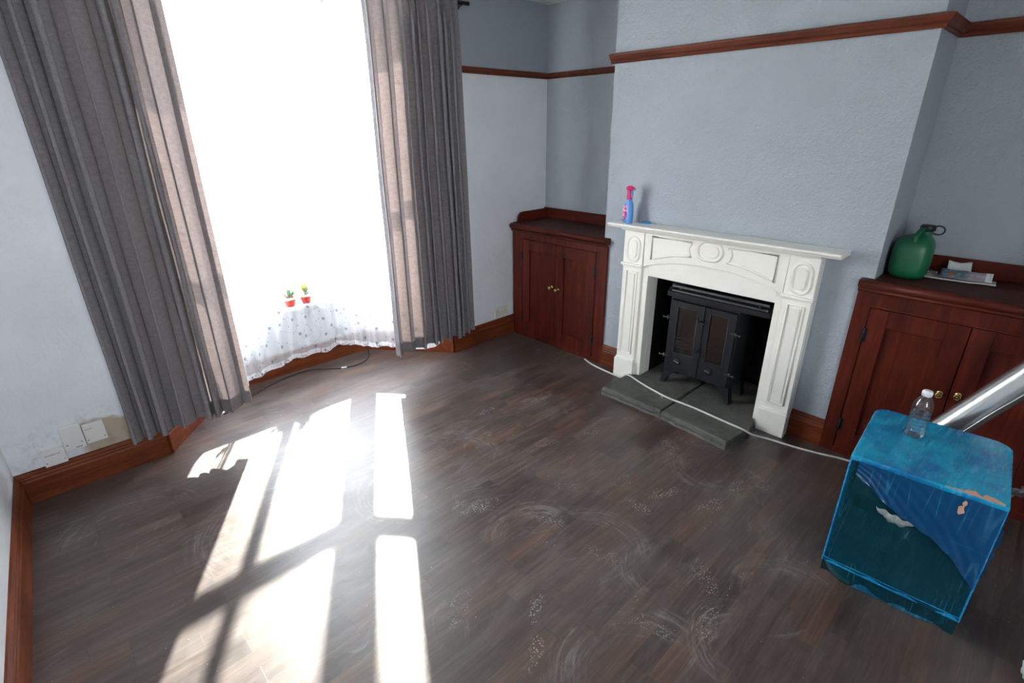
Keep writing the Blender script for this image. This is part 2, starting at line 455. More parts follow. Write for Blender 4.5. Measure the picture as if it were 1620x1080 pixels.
def mat_net(name, hem=False):
    t = NT(name); uv = t.coord('UV')
    sp = t.n('SeparateXYZ'); t.put(sp.inputs[0], uv)
    wob = t.noise(uv, 6, 2, .5, out=1)
    uvw = t.vmath('ADD', uv, t.vmath('MULTIPLY', t.vmath('SUBTRACT', wob, (.5, .5, .5)), (.06, .06, 0.)))
    # flowers: star shaped dots around voronoi points, in two sizes
    def flowers(scale, r, petals, off):
        v = t.n('TexVoronoi', feature='F1', voronoi_dimensions='2D'); t.put(v.inputs['Vector'], t.mapping(uv, (1, 1, 1), off)); v.inputs['Scale'].default_value = scale; v.inputs['Randomness'].default_value = .75
        dv = t.vmath('SUBTRACT', t.mapping(uv, (1, 1, 1), off), v.outputs['Position'])
        sx = t.n('SeparateXYZ'); t.put(sx.inputs[0], dv)
        ang = t.math('ARCTAN2', sx.outputs[1], sx.outputs[0])
        rad = t.math('MULTIPLY', t.math('ADD', .65, t.math('MULTIPLY', t.math('COSINE', t.math('MULTIPLY', ang, float(petals))), .35)), r)
        return t.math('SUBTRACT', 1, t.step(t.math('SUBTRACT', t.vmath('LENGTH', dv), rad), -.0015, .0015))
    f1 = flowers(8.2, .0150, 5, (0, 0, 0)); f2 = flowers(12.5, .0066, 5, (.37, .21, 0))
    cn_ = t.noise(uvw, 4.2, 1, .4); vine = t.math('SUBTRACT', 1, t.step(t.math('ABSOLUTE', t.math('SUBTRACT', t.math('FRACT', t.math('MULTIPLY', cn_, 7.)), .5)), .035, .075))
    rings = t.math('ABSOLUTE', t.math('SUBTRACT', t.vor(uvw, 7.3), .36)); ring = t.math('SUBTRACT', 1, t.step(rings, .008, .02))
    vine = t.math('MULTIPLY', t.math('MAXIMUM', vine, ring), t.step(t.noise(uv, 5, 2), .34, .44))
    emb = t.math('MAXIMUM', t.math('MAXIMUM', f1, f2), t.math('MULTIPLY', vine, .5))
    dens = t.math('ADD', t.math('SUBTRACT', 1, t.step(sp.outputs[1], .45, 1.1)), t.step(sp.outputs[1], 1.85, 2.15), clamp=True)
    emb = t.math('MULTIPLY', emb, t.math('ADD', t.math('MULTIPLY', dens, .2), .8))
    col = t.mix(emb, (.93, .94, .965), (.17, .17, .20))
    d = t.n('BsdfDiffuse'); t.put(d.inputs[0], col)
    tl = t.n('BsdfTranslucent'); t.put(tl.inputs[0], col)
    m1 = t.n('MixShader'); m1.inputs[0].default_value = .5
    t.t.links.new(d.outputs[0], m1.inputs[1]); t.t.links.new(tl.outputs[0], m1.inputs[2])
    tp = t.n('BsdfTransparent')
    m2 = t.n('MixShader'); t.put(m2.inputs[0], .85 if hem else t.math('ADD', .48, t.math('MULTIPLY', emb, .46), clamp=True))
    t.t.links.new(tp.outputs[0], m2.inputs[1]); t.t.links.new(m1.outputs[0], m2.inputs[2])
    return t.done(m2.outputs[0])
M['net'] = mat_net('white_embroidered_net'); M['net_hem'] = mat_net('white_net_hem', True)

def mat_glass(name, tint=(.97, .98, .98), refl=.06, rough=.02):
    t = NT(name)
    tp = t.n('BsdfTransparent'); t.put(tp.inputs[0], tint)
    gl = t.n('BsdfGlossy'); gl.inputs['Roughness'].default_value = rough
    fr = t.n('LayerWeight'); fr.inputs[0].default_value = .5
    fac = t.math('ADD', refl, t.math('MULTIPLY', t.math('POWER', fr.outputs['Facing'], 4.), .6), clamp=True)
    mx = t.n('MixShader'); t.put(mx.inputs[0], fac)
    t.t.links.new(tp.outputs[0], mx.inputs[1]); t.t.links.new(gl.outputs[0], mx.inputs[2])
    return t.done(mx.outputs[0])
M['glass'] = mat_glass('window_glass')
M['stove_glass'] = mat_glass('smoky_stove_glass', (.62, .52, .46), .10, .12)
# ------------------------------------------------------------------ room shell
H = 2.495            # ceiling
YW = 3.072           # window wall (piers)
XA = 3.308           # alcove back walls
XB = 2.922           # chimney breast face
YB0, YB1 = .545, 2.148
YR = -1.9; BWX = (-.36, .50)   # wall behind the camera; x span of the added fill window
def lx(y): return -.335+(y-3.07)*.047     # left wall, very slightly skew
BAY = [(.275, YW), (.736, 3.632), (1.800, 3.632), (2.262, YW)]

bm = new(); prism(bm, [(-.75, YR-.2), (XA+.25, YR-.2), (XA+.25, YW+.1), (2.35, YW+.1), (1.88, 3.80), (.66, 3.80), (.2, YW+.1), (-.75, YW+.1)], 'z', -.12, 0)
struct('floor', bm, M['floor'])
bm = new(); prism(bm, [(-.75, YR-.2), (XA+.25, YR-.2), (XA+.25, YW+.1), (2.35, YW+.1), (1.88, 3.82), (.66, 3.82), (.2, YW+.1), (-.75, YW+.1)], 'z', H, H+.12)
struct('ceiling', bm, M['ceiling'])

def quadwall(bm, pts, z0, z1):
    prism(bm, pts, 'z', z0, z1)
# left wall
bm = new(); quadwall(bm, [(lx(YW+.25), YW+.25), (lx(YR), YR-.2), (lx(YR)-.15, YR-.2), (lx(YW)-.15, YW+.25)], 0, H)
struct('wall_left', bm, M['wall_white'])
# wall behind the camera
bm = new(); box(bm, lx(YR)-.15, BWX[0], YR-.15, YR, 0, H); box(bm, BWX[1], XA+.2, YR-.15, YR, 0, H)
box(bm, BWX[0], BWX[1], YR-.15, YR, 0, .95); box(bm, BWX[0], BWX[1], YR-.15, YR, 2.25, H)
struct('wall_back', bm, M['wall_white'])
# window wall: piers, apron under the bay windows, head above them, corner posts
bm = new()
quadwall(bm, [(lx(YW), YW), (.275, YW), (.16, YW+.16), (lx(YW), YW+.25)], 0, H)
quadwall(bm, [(2.262, YW), (XA+.15, YW), (XA+.15, YW+.25), (2.38, YW+.16)], 0, H)
out = [(.175, YW+.13), (.670, 3.76), (1.866, 3.76), (2.362, YW+.13)]
for z0, z1 in ((0, .47), (2.475, H)):
    for i in range(3):
        quadwall(bm, [BAY[i], BAY[i+1], out[i+1], out[i]], z0, z1)
for i in (1, 2):
    c = Vector(BAY[i]); d0 = (Vector(BAY[i-1])-c).normalized(); d1 = (Vector(BAY[i+1])-c).normalized()
    n0 = Vector((d0.y, -d0.x)); n1 = Vector((-d1.y, d1.x))
    if n0.y < 0: n0 = -n0
    if n1.y < 0: n1 = -n1
    mit = (n0+n1); mit = mit/mit.dot(n0)
    quadwall(bm, [c, c+d0*.03, c+d0*.03+n0*.071, c+d0*.0005+n0*.071, c+d0*.0005+n0*.147, c+mit*.147, c+d1*.0005+n1*.147, c+d1*.0005+n1*.071, c+d1*.03+n1*.071, c+d1*.03][::-1], .47, 2.475)
struct('wall_front', bm, M['wall_window'])
# fireplace wall with two alcoves and the chimney breast
bm = new()
box(bm, XA, XA+.2, YB1-.02, YW+.1, 0, H)
box(bm, XA, XA+.2, YR, YB0+.02, 0, H)
box(bm, XB, XA+.2, 1.80, YB1, 0, H)
box(bm, XB, XA+.2, YB0, .905, 0, H)
box(bm, XB, XA+.2, .905, 1.80, .80, H)
struct('wall_right', bm, M['wall_grey'])
# sooty recess lining
bm = new()
box(bm, 2.985, XA+.1, 1.765, 1.80, 0, .80); box(bm, 2.985, XA+.1, .905, .94, 0, .80)
box(bm, XA+.07, XA+.12, .905, 1.80, 0, .80); box(bm, 2.93, XA+.1, .905, 1.80, .785, .80)
struct('wall_fireplace', bm, M['soot'])

# skirting boards
SK = [(0, 0), (.022, 0), (.022, .112), (.018, .120), (.019, .128), (.015, .136), (.016, .143), (.008, .155), (0, .158)]
def skirt(name, path, side, m):
    bm = new(); strip_sweep(bm, path, SK, side); struct(name, bm, M[m])
skirt('baseboard_left', [(lx(YR), YR), (lx(YW)+.001, YW-.022)], -1, 'skirt_y')
skirt('baseboard_front_left', [(lx(YW), YW), (.275, YW)], -1, 'skirt_x')
skirt('baseboard_bay', BAY, -1, 'skirt_x')
skirt('baseboard_front_right', [(2.262, YW), (2.935, YW)], -1, 'skirt_x')
skirt('baseboard_right_far', [(XB, 2.105), (XB, 1.925)], -1, 'skirt_y')
skirt('baseboard_right_near', [(XB, .775), (XB, .592)], -1, 'skirt_y')

# picture rails
RL = [(0, 2.000), (.010, 1.998), (.016, 2.004), (.014, 2.012), (.024, 2.018), (.030, 2.030), (.028, 2.036), (.010, 2.041), (0, 2.041)]
RB = [(0, 2.008), (.012, 2.006), (.018, 2.014), (.016, 2.022), (.030, 2.030), (.040, 2.048), (.040, 2.056), (.012, 2.064), (0, 2.064)]
bm = new(); strip_sweep(bm, [(2.262, YW), (XA, YW), (XA, YB1)], RL, -1); struct('trim_1', bm, M['rail_x'])
bm = new(); strip_sweep(bm, [(XB, YB1+.02), (XB, YB0), (XA, YB0), (XA, YR)], RB, -1); struct('trim_2', bm, M['rail_y'])
bm = new(); strip_sweep(bm, [(lx(YR), YR), (lx(YW), YW), (.275, YW)], RL, -1); struct('trim_3', bm, M['rail_y'])

# ------------------------------------------------------------------ bay windows (sashes)
def window(name, p0, p1, lights, lw, rw, ld=.0, rd=.0):
    """lw/rw: total width of frame + sash stile at each end; lights: (centre, width) of mullions"""
    p0 = Vector(p0); p1 = Vector(p1); d = (p1-p0); L = d.length; d.normalize(); nrm = Vector((-d.y, d.x))
    if nrm.y < 0: nrm = -nrm
    Mx = Matrix(((d.x, nrm.x, 0, p0.x), (d.y, nrm.y, 0, p0.y), (0, 0, 1, 0), (0, 0, 0, 1)))
    def rb(bm, s0, s1, o0, o1, z0, z1, bev=.003):
        t = new(); box(t, s0, s1, o0, o1, z0, z1, bev, 1); merge(bm, t, Mx)
    zb, zt, dep, D = .47, 2.475, .072, .075
    st = .020
    bm = new()
    a0, b0 = lw-st, L-(rw-st)
    rb(bm, 0, a0, dep, dep+D, zb, zt); rb(bm, b0, L, dep, dep+D, zb, zt)
    rb(bm, a0, b0, dep, dep+D, zt-.02, zt); rb(bm, a0, b0, dep, dep+D, zb, zb+.04)
    xs = [a0]
    for c, w in lights:
        w2 = max(.004, w/2-st); rb(bm, c-w2, c+w2, dep, dep+D, zb+.04, zt-.02, .001); xs += [c-w2, c+w2]
    xs.append(b0)
    fr = struct(name, bm, M['frame_white'])
    for a, b in zip(xs[0::2], xs[1::2]):
        for (z0, z1, o, rails) in ((zb+.04, 1.505, dep+.006, (.075, .045)), (1.475, zt-.04, dep+.038, (.105, .05))):
            bm = new()
            rb(bm, a, a+st, o, o+.028, z0, z1); rb(bm, b-st, b, o, o+.028, z0, z1)
            rb(bm, a+st, b-st, o, o+.028, z0, z0+rails[0]); rb(bm, a+st, b-st, o, o+.028, z1-rails[1], z1)
            sa = obj('sash', bm, M['frame_white'], fr)
            bm = new(); rb(bm, a+st-.004, b-st+.004, o+.012, o+.016, z0+rails[0]-.004, z1-rails[1]+.004, 0)
            obj('pane', bm, M['glass'], sa)
    return fr
window('window_1', BAY[1], BAY[2], [(.615, .052)], .105, .047)
window('window_2', BAY[2], BAY[3], [], .047, .05)
window('window_3', BAY[0], BAY[1], [], .05, .047)
# unseen window added in the back wall to bring fill light into the room
bm = new()
for a, b, c, d_ in ((BWX[0], BWX[0]+.05, .95, 2.25), (BWX[1]-.05, BWX[1], .95, 2.25), (BWX[0]+.05, BWX[1]-.05, .95, 1.0), (BWX[0]+.05, BWX[1]-.05, 2.2, 2.25), ((BWX[0]+BWX[1])/2-.03, (BWX[0]+BWX[1])/2+.03, 1.0, 2.2)):
    box(bm, a, b, YR-.11, YR-.05, c, d_, .003, 1)
wb_ = struct('added_fill_window', bm, M['frame_white'])
bm = new(); box(bm, BWX[0]+.05, BWX[1]-.05, YR-.085, YR-.08, 1.0, 2.2); obj('pane', bm, M['glass'], wb_)
# window board running round the bay
bm = new()
inn = [(.345, YW-.02), (.768, 3.558), (1.768, 3.558), (2.192, YW-.02)]
ou2 = [(.215, YW+.085), (.700, 3.71), (1.836, 3.71), (2.322, YW+.085)]
for i in range(3):
    prism(bm, [inn[i], inn[i+1], ou2[i+1], ou2[i]], 'z', .471, .500, .004, 1)
struct('trim_4', bm, M['frame_white'])

# outside: pale paving in front of the house
bm = new(); box(bm, -14, 16, 4.3, 24, -.5, -.4); box(bm, -14, 16, -20, -2.6, -.5, -.4); struct('ground_outside', bm, M['gravel'])
# ------------------------------------------------------------------ curtains, pole, net
def curtain(name, xt0, xt1, xb0, xb1, y0, zt, zb, nf, seed, label, block_span, sh, lean=0.0):
    rs = random.Random(seed)
    nu, nv = nf*16, 56
    # irregular fold widths
    w = [rs.choice((.55, .8, 1.1, 1.7)) for _ in range(nf)]; tot = sum(w); cum = [0]
    for a in w: cum.append(cum[-1]+a/tot)
    amp = [rs.uniform(.6, 1.15) for _ in range(nf+1)]
    ph2 = [rs.uniform(-.6, .6) for _ in range(nf+1)]
    def phase(u, v):
        u2 = min(.9999, max(0, u+.020*sin(5.1*u+2.3*v+seed)*v*(1-u)*u*4))
        for i in range(nf):
            if u2 <= cum[i+1]:
                k = (u2-cum[i])/(cum[i+1]-cum[i])
                a = amp[i]*(1-k)+amp[i+1]*k
                return i+k, a
        return nf-1e-4, amp[-1]
    def P(u, v):                       # v 0 bottom .. 1 top
        p, a = phase(u, 1-v)
        top = max(0., (v-.90)/.10)
        A = (.044+.012*(1-v))*a*(1-.72*top)
        s = sin(2*pi*p)
        y = y0 - A*(s*(1-.18*s*s)) - .006*sin(2*pi*p*2+ph2[int(p)])*(1-top)
        y += max(0., (v-.84)/.16)*.009*sin(2*pi*p*4.0+1)
        x = (xb0+(xb1-xb0)*u)*(1-v)+(xt0+(xt1-xt0)*u)*v
        x += .021*a*(1-.8*top)*sin(4*pi*p+.6)+lean*sin(pi*v)*(u-.5)
        x += .006*mnoise.noise(Vector((u*6, v*3, seed)))
        y += .010*mnoise.noise(Vector((u*9, v*4, seed+5)))*(1-v)
        z = zb+(zt-zb)*v + (1-v)*.012*mnoise.noise(Vector((u*7, 0, seed+9)))
        return Vector((x, y, z))
    W = xb1-xb0
    bm = new()
    grid(bm, P, nu, nv, lambda u, v: (u*W*2.0, v*(zt-zb)))
    o = obj(name, bm, M['curtain'], None, recalc=False)
    tag(o, label, 'curtain')
    # turned-up hem: second layer of cloth behind the bottom edge
    bm = new()
    def Q(u, v):
        q = P(u, v*.036); n = P(min(1, u+.002), v*.036)-P(max(0, u-.002), v*.036)
        nn = Vector((-n.y, n.x, 0)); nn.normalize()
        if nn.y < 0: nn = -nn
        return q+nn*.0035
    grid(bm, Q, nu, 3, lambda u, v: (u*W*2.0, v*.08))
    obj('hem', bm, M['curtain'], o, recalc=False)
    bm = new()
    def Q2(u, v):
        return P(u, .955+.045*v)+Vector((0, .004, 0))
    grid(bm, Q2, nu, 3, lambda u, v: (u*W*2.0, 2+v*.1))
    obj('heading_tape', bm, M['curtain'], o, recalc=False)
    # hidden layer added behind the outer part to block sun glowing through
    bm = new()
    def D(u, v):
        q = P(block_span[0]+(block_span[1]-block_span[0])*u, .01+v*.985)
        return Vector((q.x, y0+.046+(q.y-y0)*.06, q.z))
    grid(bm, D, 40, 24, lambda u, v: (u*W, v*(zt-zb)))
    def D2(u, v):
        return P(sh[0]+(sh[1]-sh[0])*u, .005+v*.99)+Vector((0, .004, 0))
    b2 = new(); grid(b2, D2, 4, 40, lambda u, v: (u*W*.1, v*(zt-zb))); obj('side_hem', b2, M['curtain'], o, recalc=False)
    obj('sun_block_layer', bm, M['curtain'], o, recalc=False)
    return o
curtain('curtain', .120, .705, .118, .700, 2.945, 2.435, .195, 7, 3, 'grey woven curtain hanging on the left side of the bay window', (0.01, .66), (.94, .985))
curtain('curtain', 1.675, 2.345, 1.665, 2.372, 2.945, 2.435, .188, 9, 11, 'grey woven curtain on the right side of the bay, beside the low dark cupboard', (.40, .99), (0, .05))

pole = thing('curtain_pole', 'black curtain pole above the bay, its bare end showing beside the right curtain', 'curtain pole', (1.2, 3.024, 2.39))
bm = new(); tube(bm, [(-.10, 3.024, 2.395), (2.494, 3.024, 2.395)], .0115, 14); obj('pole', bm, M['pole_black'], pole)
for x in (-.06, 2.44):
    bm = new(); tube(bm, [(x, 3.024, 2.383), (x, 3.075, 2.383)], .007, 10); lathe(bm, [(.022, 0), (.022, .006), (.01, .008)], (x, 3.074, 2.383), 16, Matrix.Rotation(pi/2, 4, 'X'))
    obj('bracket', bm, M['pole_black'], pole)
bm = new(); tube(bm, [(2.494, 3.024, 2.395), (2.498, 3.024, 2.395)], .013, 14); obj('end_cap', bm, M['pole_black'], pole)

# net curtain: one cloth round the bay, hanging in front of the sill, tucked behind the two pots
ZN0, ZN1 = .128, 2.462
def poly_at(P, s):
    d = [0]
    for a, b in zip(P[:-1], P[1:]): d.append(d[-1]+(Vector(b)-Vector(a)).length)
    t = s*d[-1]
    for i in range(len(P)-1):
        if t <= d[i+1]+1e-9:
            k = (t-d[i])/(d[i+1]-d[i]); return Vector(P[i]).lerp(Vector(P[i+1]), k)
    return Vector(P[-1])
NB = [(.56, 3.035), (.69, 3.17), (.826, 3.375), (1.01, 3.475), (1.22, 3.525), (1.46, 3.530), (1.535, 3.545), (1.62, 3.47), (1.80, 3.245), (1.965, 3.04), (2.10, 3.025)]
NTp = [(.50, 3.20), (.63, 3.36), (.79, 3.575), (1.00, 3.645), (1.22, 3.658), (1.46, 3.660), (1.68, 3.655), (1.80, 3.56), (1.93, 3.40), (2.06, 3.24), (2.16, 3.12)]
NBc = [tuple(p) for p in catmull([(*p, 0) for p in NB], 6)]; NBc = [(p[0], p[1]) for p in NBc]
NTc = [(p[0], p[1]) for p in catmull([(*p, 0) for p in NTp], 6)]
POTX = (1.245, 1.362)
def netP(u, z):
    b = poly_at(NBc, u); t = poly_at(NTc, u)
    k = max(0, min(1, (z-.15)/(ZN1-.15)))
    k = k*k*.55+k*.45 if z > .5 else k*.45
    k0 = max(0., (z-.50)/(1.9)); k = min(1, k0)**.8
    p = b.lerp(t, k)
    n = (poly_at(NBc, min(1, u+.01))-poly_at(NBc, max(0, u-.01))); n = Vector((-n.y, n.x)).normalized()
    # soft folds of the cloth
    ph = 2*pi*(u*13+.35*sin(u*9))
    f = .010*sin(ph)+.006*sin(ph*2.3+1)
    f *= (.55+.45*min(1, abs(z-.5)/.4))
    g = 0.
    for px in POTX:
        g = max(g, exp(-((p.x-px)/.085)**2))
    if z < .501:   # pleats fanning down from the pots
        fan = sin((p.x-1.30)*78/(1+.9*(.5-z)*2.2))
        wv = exp(-((p.x-1.30)/.17)**2)
        f = f*(1-wv)+wv*.013*fan
        p = p+n*min(f, .008) if True else p
    else:
        p = p+n*f
        if g > .05:
            tgt = 3.652
            p = Vector((p.x, p.y+(tgt-p.y)*min(1, g*1.35)))
            if z < .52 and g > .05:
                pass
    p.y = min(p.y, 3.655)
    return p
bm = new()
zs = []
for z in [ZN0+i*(.4995-ZN0)/14 for i in range(15)]: zs.append(z)
zs += [.5025, .53, .57, .62, .68]
zs += [.68+(ZN1-.68)*i/26 for i in range(1, 27)]
NU = 240
zz = lambda j: zs[j]
lay = bm.loops.layers.uv.verify()
VV = []
LEN = 2.35
def hemrag(u): return .006*sin(u*31+1)+.004*sin(u*67)+.006*mnoise.noise(Vector((u*40, 0, 3)))
for j, z in enumerate(zs):
    row = []
    for i in range(NU+1):
        u = i/NU; p = netP(u, z)
        dz = hemrag(u)*max(0, 1-(z-ZN0)/.25)
        row.append(bm.verts.new((p.x, p.y, z+dz)))
    VV.append(row)
for j in range(len(zs)-1):
    for i in range(NU):
        f = bm.faces.new((VV[j][i], VV[j][i+1], VV[j+1][i+1], VV[j+1][i])); f.smooth = True
        for l, (a, b) in zip(f.loops, ((i, j), (i+1, j), (i+1, j+1), (i, j+1))):
            l[lay].uv = (a/NU*LEN, zs[b])
net = obj('net_curtain', bm, M['net'], None, recalc=False)
tag(net, 'white net curtain embroidered with small grey flowers, hanging across the bay window', 'net curtain')
bm = new()
def hemP(u, v):
    z = ZN0+.036*v; p = netP(u, z); return Vector((p.x, p.y-.0025, z+hemrag(u)*max(0, 1-(z-ZN0)/.25)))
grid(bm, hemP, NU, 2, lambda u, v: (u*LEN, .128+.04*v))
obj('hem', bm, M['net_hem'], net, recalc=False)
bm = new()
def topP(u, v):
    z = 2.31-.012*v; p = netP(u, z); return Vector((p.x, p.y-.0025, z))
grid(bm, topP, NU, 2, lambda u, v: (u*LEN, 2.2+.03*v))
obj('heading_seam', bm, M['net_hem'], net, recalc=False)
bm = new(); tube(bm, [(p[0], p[1]+.003, ZN1+.004) for p in NTc], .0025, 6)
mobj('curtain_wire', bm, M['plastic_white'], (1.2, 3.6, ZN1), 'thin white wire carrying the net curtain round the top of the bay', 'curtain wire')

# ------------------------------------------------------------------ two little succulents on the sill
M['pot_red'] = plain('red_glazed_pot', (.52, .045, .035), .3, var=.1)
M['pot_band'] = plain('cream_pot_band', (.78, .74, .62), .4)
M['soil'] = plain('pot_soil', (.05, .03, .02), .9, var=.4, vscale=90)
M['leaf_green'] = plain('grey_green_leaf', (.11, .22, .13), .45, var=.3, vscale=60)
M['leaf_yellow'] = plain('yellow_green_leaf', (.42, .40, .09), .45, var=.3, vscale=60)
M['leaf_red'] = plain('reddish_leaf', (.32, .10, .09), .45, var=.3, vscale=60)
def leaf(bm, c, d, L, w):
    d = Vector(d).normalized(); s = d.cross(Vector((0, 0, 1)))
    s = s.normalized() if s.length > .01 else Vector((1, 0, 0)); n = s.cross(d).normalized()
    rings = []
    for k in range(7):
        t = k/6; ww = w*(.55+1.1*t*(1-t)*1.6)*(1-t**3)+.0004; p = Vector(c)+d*L*t+Vector((0, 0, 1))*L*.25*t*t
        rings.append([p+s*ww*cos(a)+n*ww*.45*sin(a) for a in (0, pi/3, 2*pi/3, pi, 4*pi/3, 5*pi/3)])
    loft(bm, rings)
def succulent(loc, kind, label):
    x, y, z = loc
    t = thing('potted_succulent', label, 'potted plant', loc, 'potted succulents on the window sill')
    bm = new(); lathe(bm, [(.025, 0), (.029, .002), (.0395, .046), (.0395, .0475), (.033, .0475), (.029, .036), (0, .036)], loc, 28)
    pot = obj('pot', bm, M['pot_red'], t)
    bm = new(); lathe(bm, [(.0392, .046), (.0415, .047), (.0425, .063), (.0400, .065), (.0370, .064), (.036, .047)], loc, 28); obj('rim', bm, M['pot_band'], pot, 'cream upper band')
    bm = new(); lathe(bm, [(.0, .046), (.0355, .046), (.0345, .058), (0, .061)], loc, 20); obj('soil', bm, M['soil'], t)
    rs = random.Random(kind)
    for k in range(17 if kind == 1 else 22):
        a = rs.uniform(0, 2*pi); e = rs.uniform(.35, 1.35) if kind == 1 else rs.uniform(.8, 1.5)
        L = rs.uniform(.034, .056) if kind == 1 else rs.uniform(.028, .044)
        zz = .058 if kind == 1 else .058+rs.uniform(0, .045)
        m = M['leaf_green'] if rs.random() < .7 else M['leaf_red']
        if kind == 2: m = M['leaf_yellow'] if zz > .074 else M['leaf_green']
        bm = new(); leaf(bm, (x+.010*cos(a), y+.010*sin(a), z+zz), (cos(a)*cos(e), sin(a)*cos(e), sin(e)), L*1.2, .0082)
        obj('leaf', bm, m, t)
    if kind == 2:
        bm = new(); tube(bm, [(x, y, z+.055), (x+.002, y, z+.105)], [.006, .003], 8); obj('stem', bm, M['leaf_green'], t)
succulent((1.245, 3.596, .5042), 1, 'grey-green spiky succulent in a red pot, left one of the pair on the sill')
succulent((1.362, 3.600, .5042), 2, 'taller yellow-green succulent in a red pot, right of its twin on the window sill')

# ------------------------------------------------------------------ black cable on the bay floor
bp = catmull([(.62, 3.30, .005), (.80, 3.41, .005), (.998, 3.515, .005), (1.193, 3.555, .005), (1.321, 3.528, .005), (1.466, 3.415, .005), (1.606, 3.386, .005), (1.71, 3.448, .005), (1.765, 3.545, .02), (1.762, 3.575, .08), (1.758, 3.592, .14)], 8)
t = thing('cable', 'black cable lying along the floor under the net curtain', 'cable', (1.2, 3.5, 0))
bm = new(); tube(bm, bp, .0048, 8); obj('sheath', bm, M['cable_black'], t)
bm = new(); tube(bm, [bp[40], bp[41], bp[42]], .0062, 8); obj('tape', bm, M['plastic_white'], t, 'scrap of white tape')
# ------------------------------------------------------------------ built-in alcove cupboards
def cupboard(y0, y1, ztop, doors, zd, label, side_upstand, kz, alc):
    root = thing('alcove_cupboard', label, 'cupboard', (3.1, (y0+y1)/2, 0))
    fx0, fx1 = 2.900, 2.9205
    dy0 = doors[0][0]-.002; dy1 = doors[-1][1]+.002
    bm = new()
    box(bm, fx0, fx1, y0, dy0, 0, ztop-.06, .002); box(bm, fx0, fx1, dy1, y1, 0, ztop-.06, .002)
    box(bm, fx0, fx1, dy0, dy1, zd[1]+.002, ztop-.06, .001); box(bm, fx0, fx1, dy0, dy1, 0, zd[0]-.002, .001)
    obj('face_frame', bm, M['mahogany_z'], root)
    # bead round the door opening
    bm = new()
    tube(bm, [(fx0, dy0-.004, zd[0]), (fx0, dy0-.004, zd[1]+.006), (fx0, dy1+.004, zd[1]+.006), (fx0, dy1+.004, zd[0])], .004, 8)
    obj('bead', bm, M['mahogany_z'], root)
    # carcass inside the alcove
    ca, cb = alc
    bm = new()
    box(bm, 2.925, 3.30, ca+.003, ca+.02, 0, ztop-.045); box(bm, 2.925, 3.30, cb-.02, cb-.003, 0, ztop-.045)
    box(bm, 3.285, 3.30, ca+.02, cb-.02, 0, ztop-.045); box(bm, 2.925, 3.285, ca+.02, cb-.02, .005, .03)
    obj('carcass', bm, M['mahogany_z'], root)
    bm = new()
    prism(bm, [(2.885, y0-.008), (2.885, y1), (2.9215, y1), (2.9215, cb-.003), (3.305, cb-.003), (3.305, ca+.003), (2.9215, ca+.003), (2.9215, y0-.008)], 'z', ztop-.042, ztop)
    wt = obj('worktop', bm, M['mahogany_top'], root)
    bm = new()
    tube(bm, [(2.884, y0-.012, ztop-.020), (2.884, y1, ztop-.020)], .0205, 14)
    tube(bm, [(2.893, y0-.004, ztop-.050), (2.893, y1, ztop-.050)], .011, 10)
    obj('nosing', bm, M['mahogany_y'], wt)
    bm = new(); box(bm, 3.288, 3.305, ca+.004, cb-.004, ztop+.0005, ztop+.082, .003)
    obj('upstand', bm, M['mahogany_y'], root)
    if side_upstand:
        bm = new()
        arc = [(2.945+.055-.055*sin(a), ztop+.077-.055+.055*cos(a)) for a in [k*pi/2/6 for k in range(7)]]
        prism(bm, [(3.287, ztop+.0005), (3.287, ztop+.077)]+arc+[(2.945, ztop+.0005)], 'y', y1-.022, y1-.003, .002, 1)
        obj('upstand', bm, M['mahogany_x'], root)
    for i, (a, b, hinge) in enumerate(doors):
        bm = new(); st = .078; x0, x1 = 2.896, 2.918
        box(bm, x0, x1, a, a+st, zd[0], zd[1], .0015, 1); box(bm, x0, x1, b-st, b, zd[0], zd[1], .0015, 1)
        box(bm, x0, x1, a+st, b-st, zd[0], zd[0]+.105, .0015, 1); box(bm, x0, x1, a+st, b-st, zd[1]-.085, zd[1], .0015, 1)
        d = obj('door', bm, M['mahogany_z'], root)
        bm = new(); box(bm, x0+.0135, x0+.019, a+st-.002, b-st+.002, zd[0]+.103, zd[1]-.083); obj('panel', bm, M['mahogany_z'], d)
        ky = (b-.030) if hinge == 'a' else (a+.030)
        bm = new()
        prof = [(.0145, 0), (.0145, .003), (.010, .005), (.0055, .009), (.0055, .016), (.012, .021), (.0155, .028), (.0135, .034), (.010, .0355), (.009, .034), (.005, .0355), (0, .037)]
        lathe(bm, prof, (x0, ky, kz[i]), 22, Matrix.Rotation(-pi/2, 4, 'Y'))
        obj('knob', bm, M['brass'], d, 'brass knob')
        hy = a if hinge == 'a' else b
        for z in (zd[0]+.14, zd[1]-.14):
            bm = new(); tube(bm, [(x0-.002, hy, z-.035), (x0-.002, hy, z+.035)], .005, 8); box(bm, x0-.0015, x0+.001, hy-.013, hy+.013, z-.033, z+.033)
            obj('hinge', bm, M['iron'], d, 'dark metal hinge')
    return root
cupboard(2.105, YW-.024, .945, [(2.197, 2.574, 'a'), (2.578, 2.935, 'b')], (.034, .832), 'dark red cupboard built into the alcove between the bay and the fireplace', True, (.49, .497), (YB1, YW))
cupboard(-.335, .595, .962, [(-.245, .139, 'a'), (.143, .524, 'b')], (.036, .826), 'dark red cupboard in the alcove right of the fireplace, carrying the green can', False, (.506, .492), (-.335, YB0))

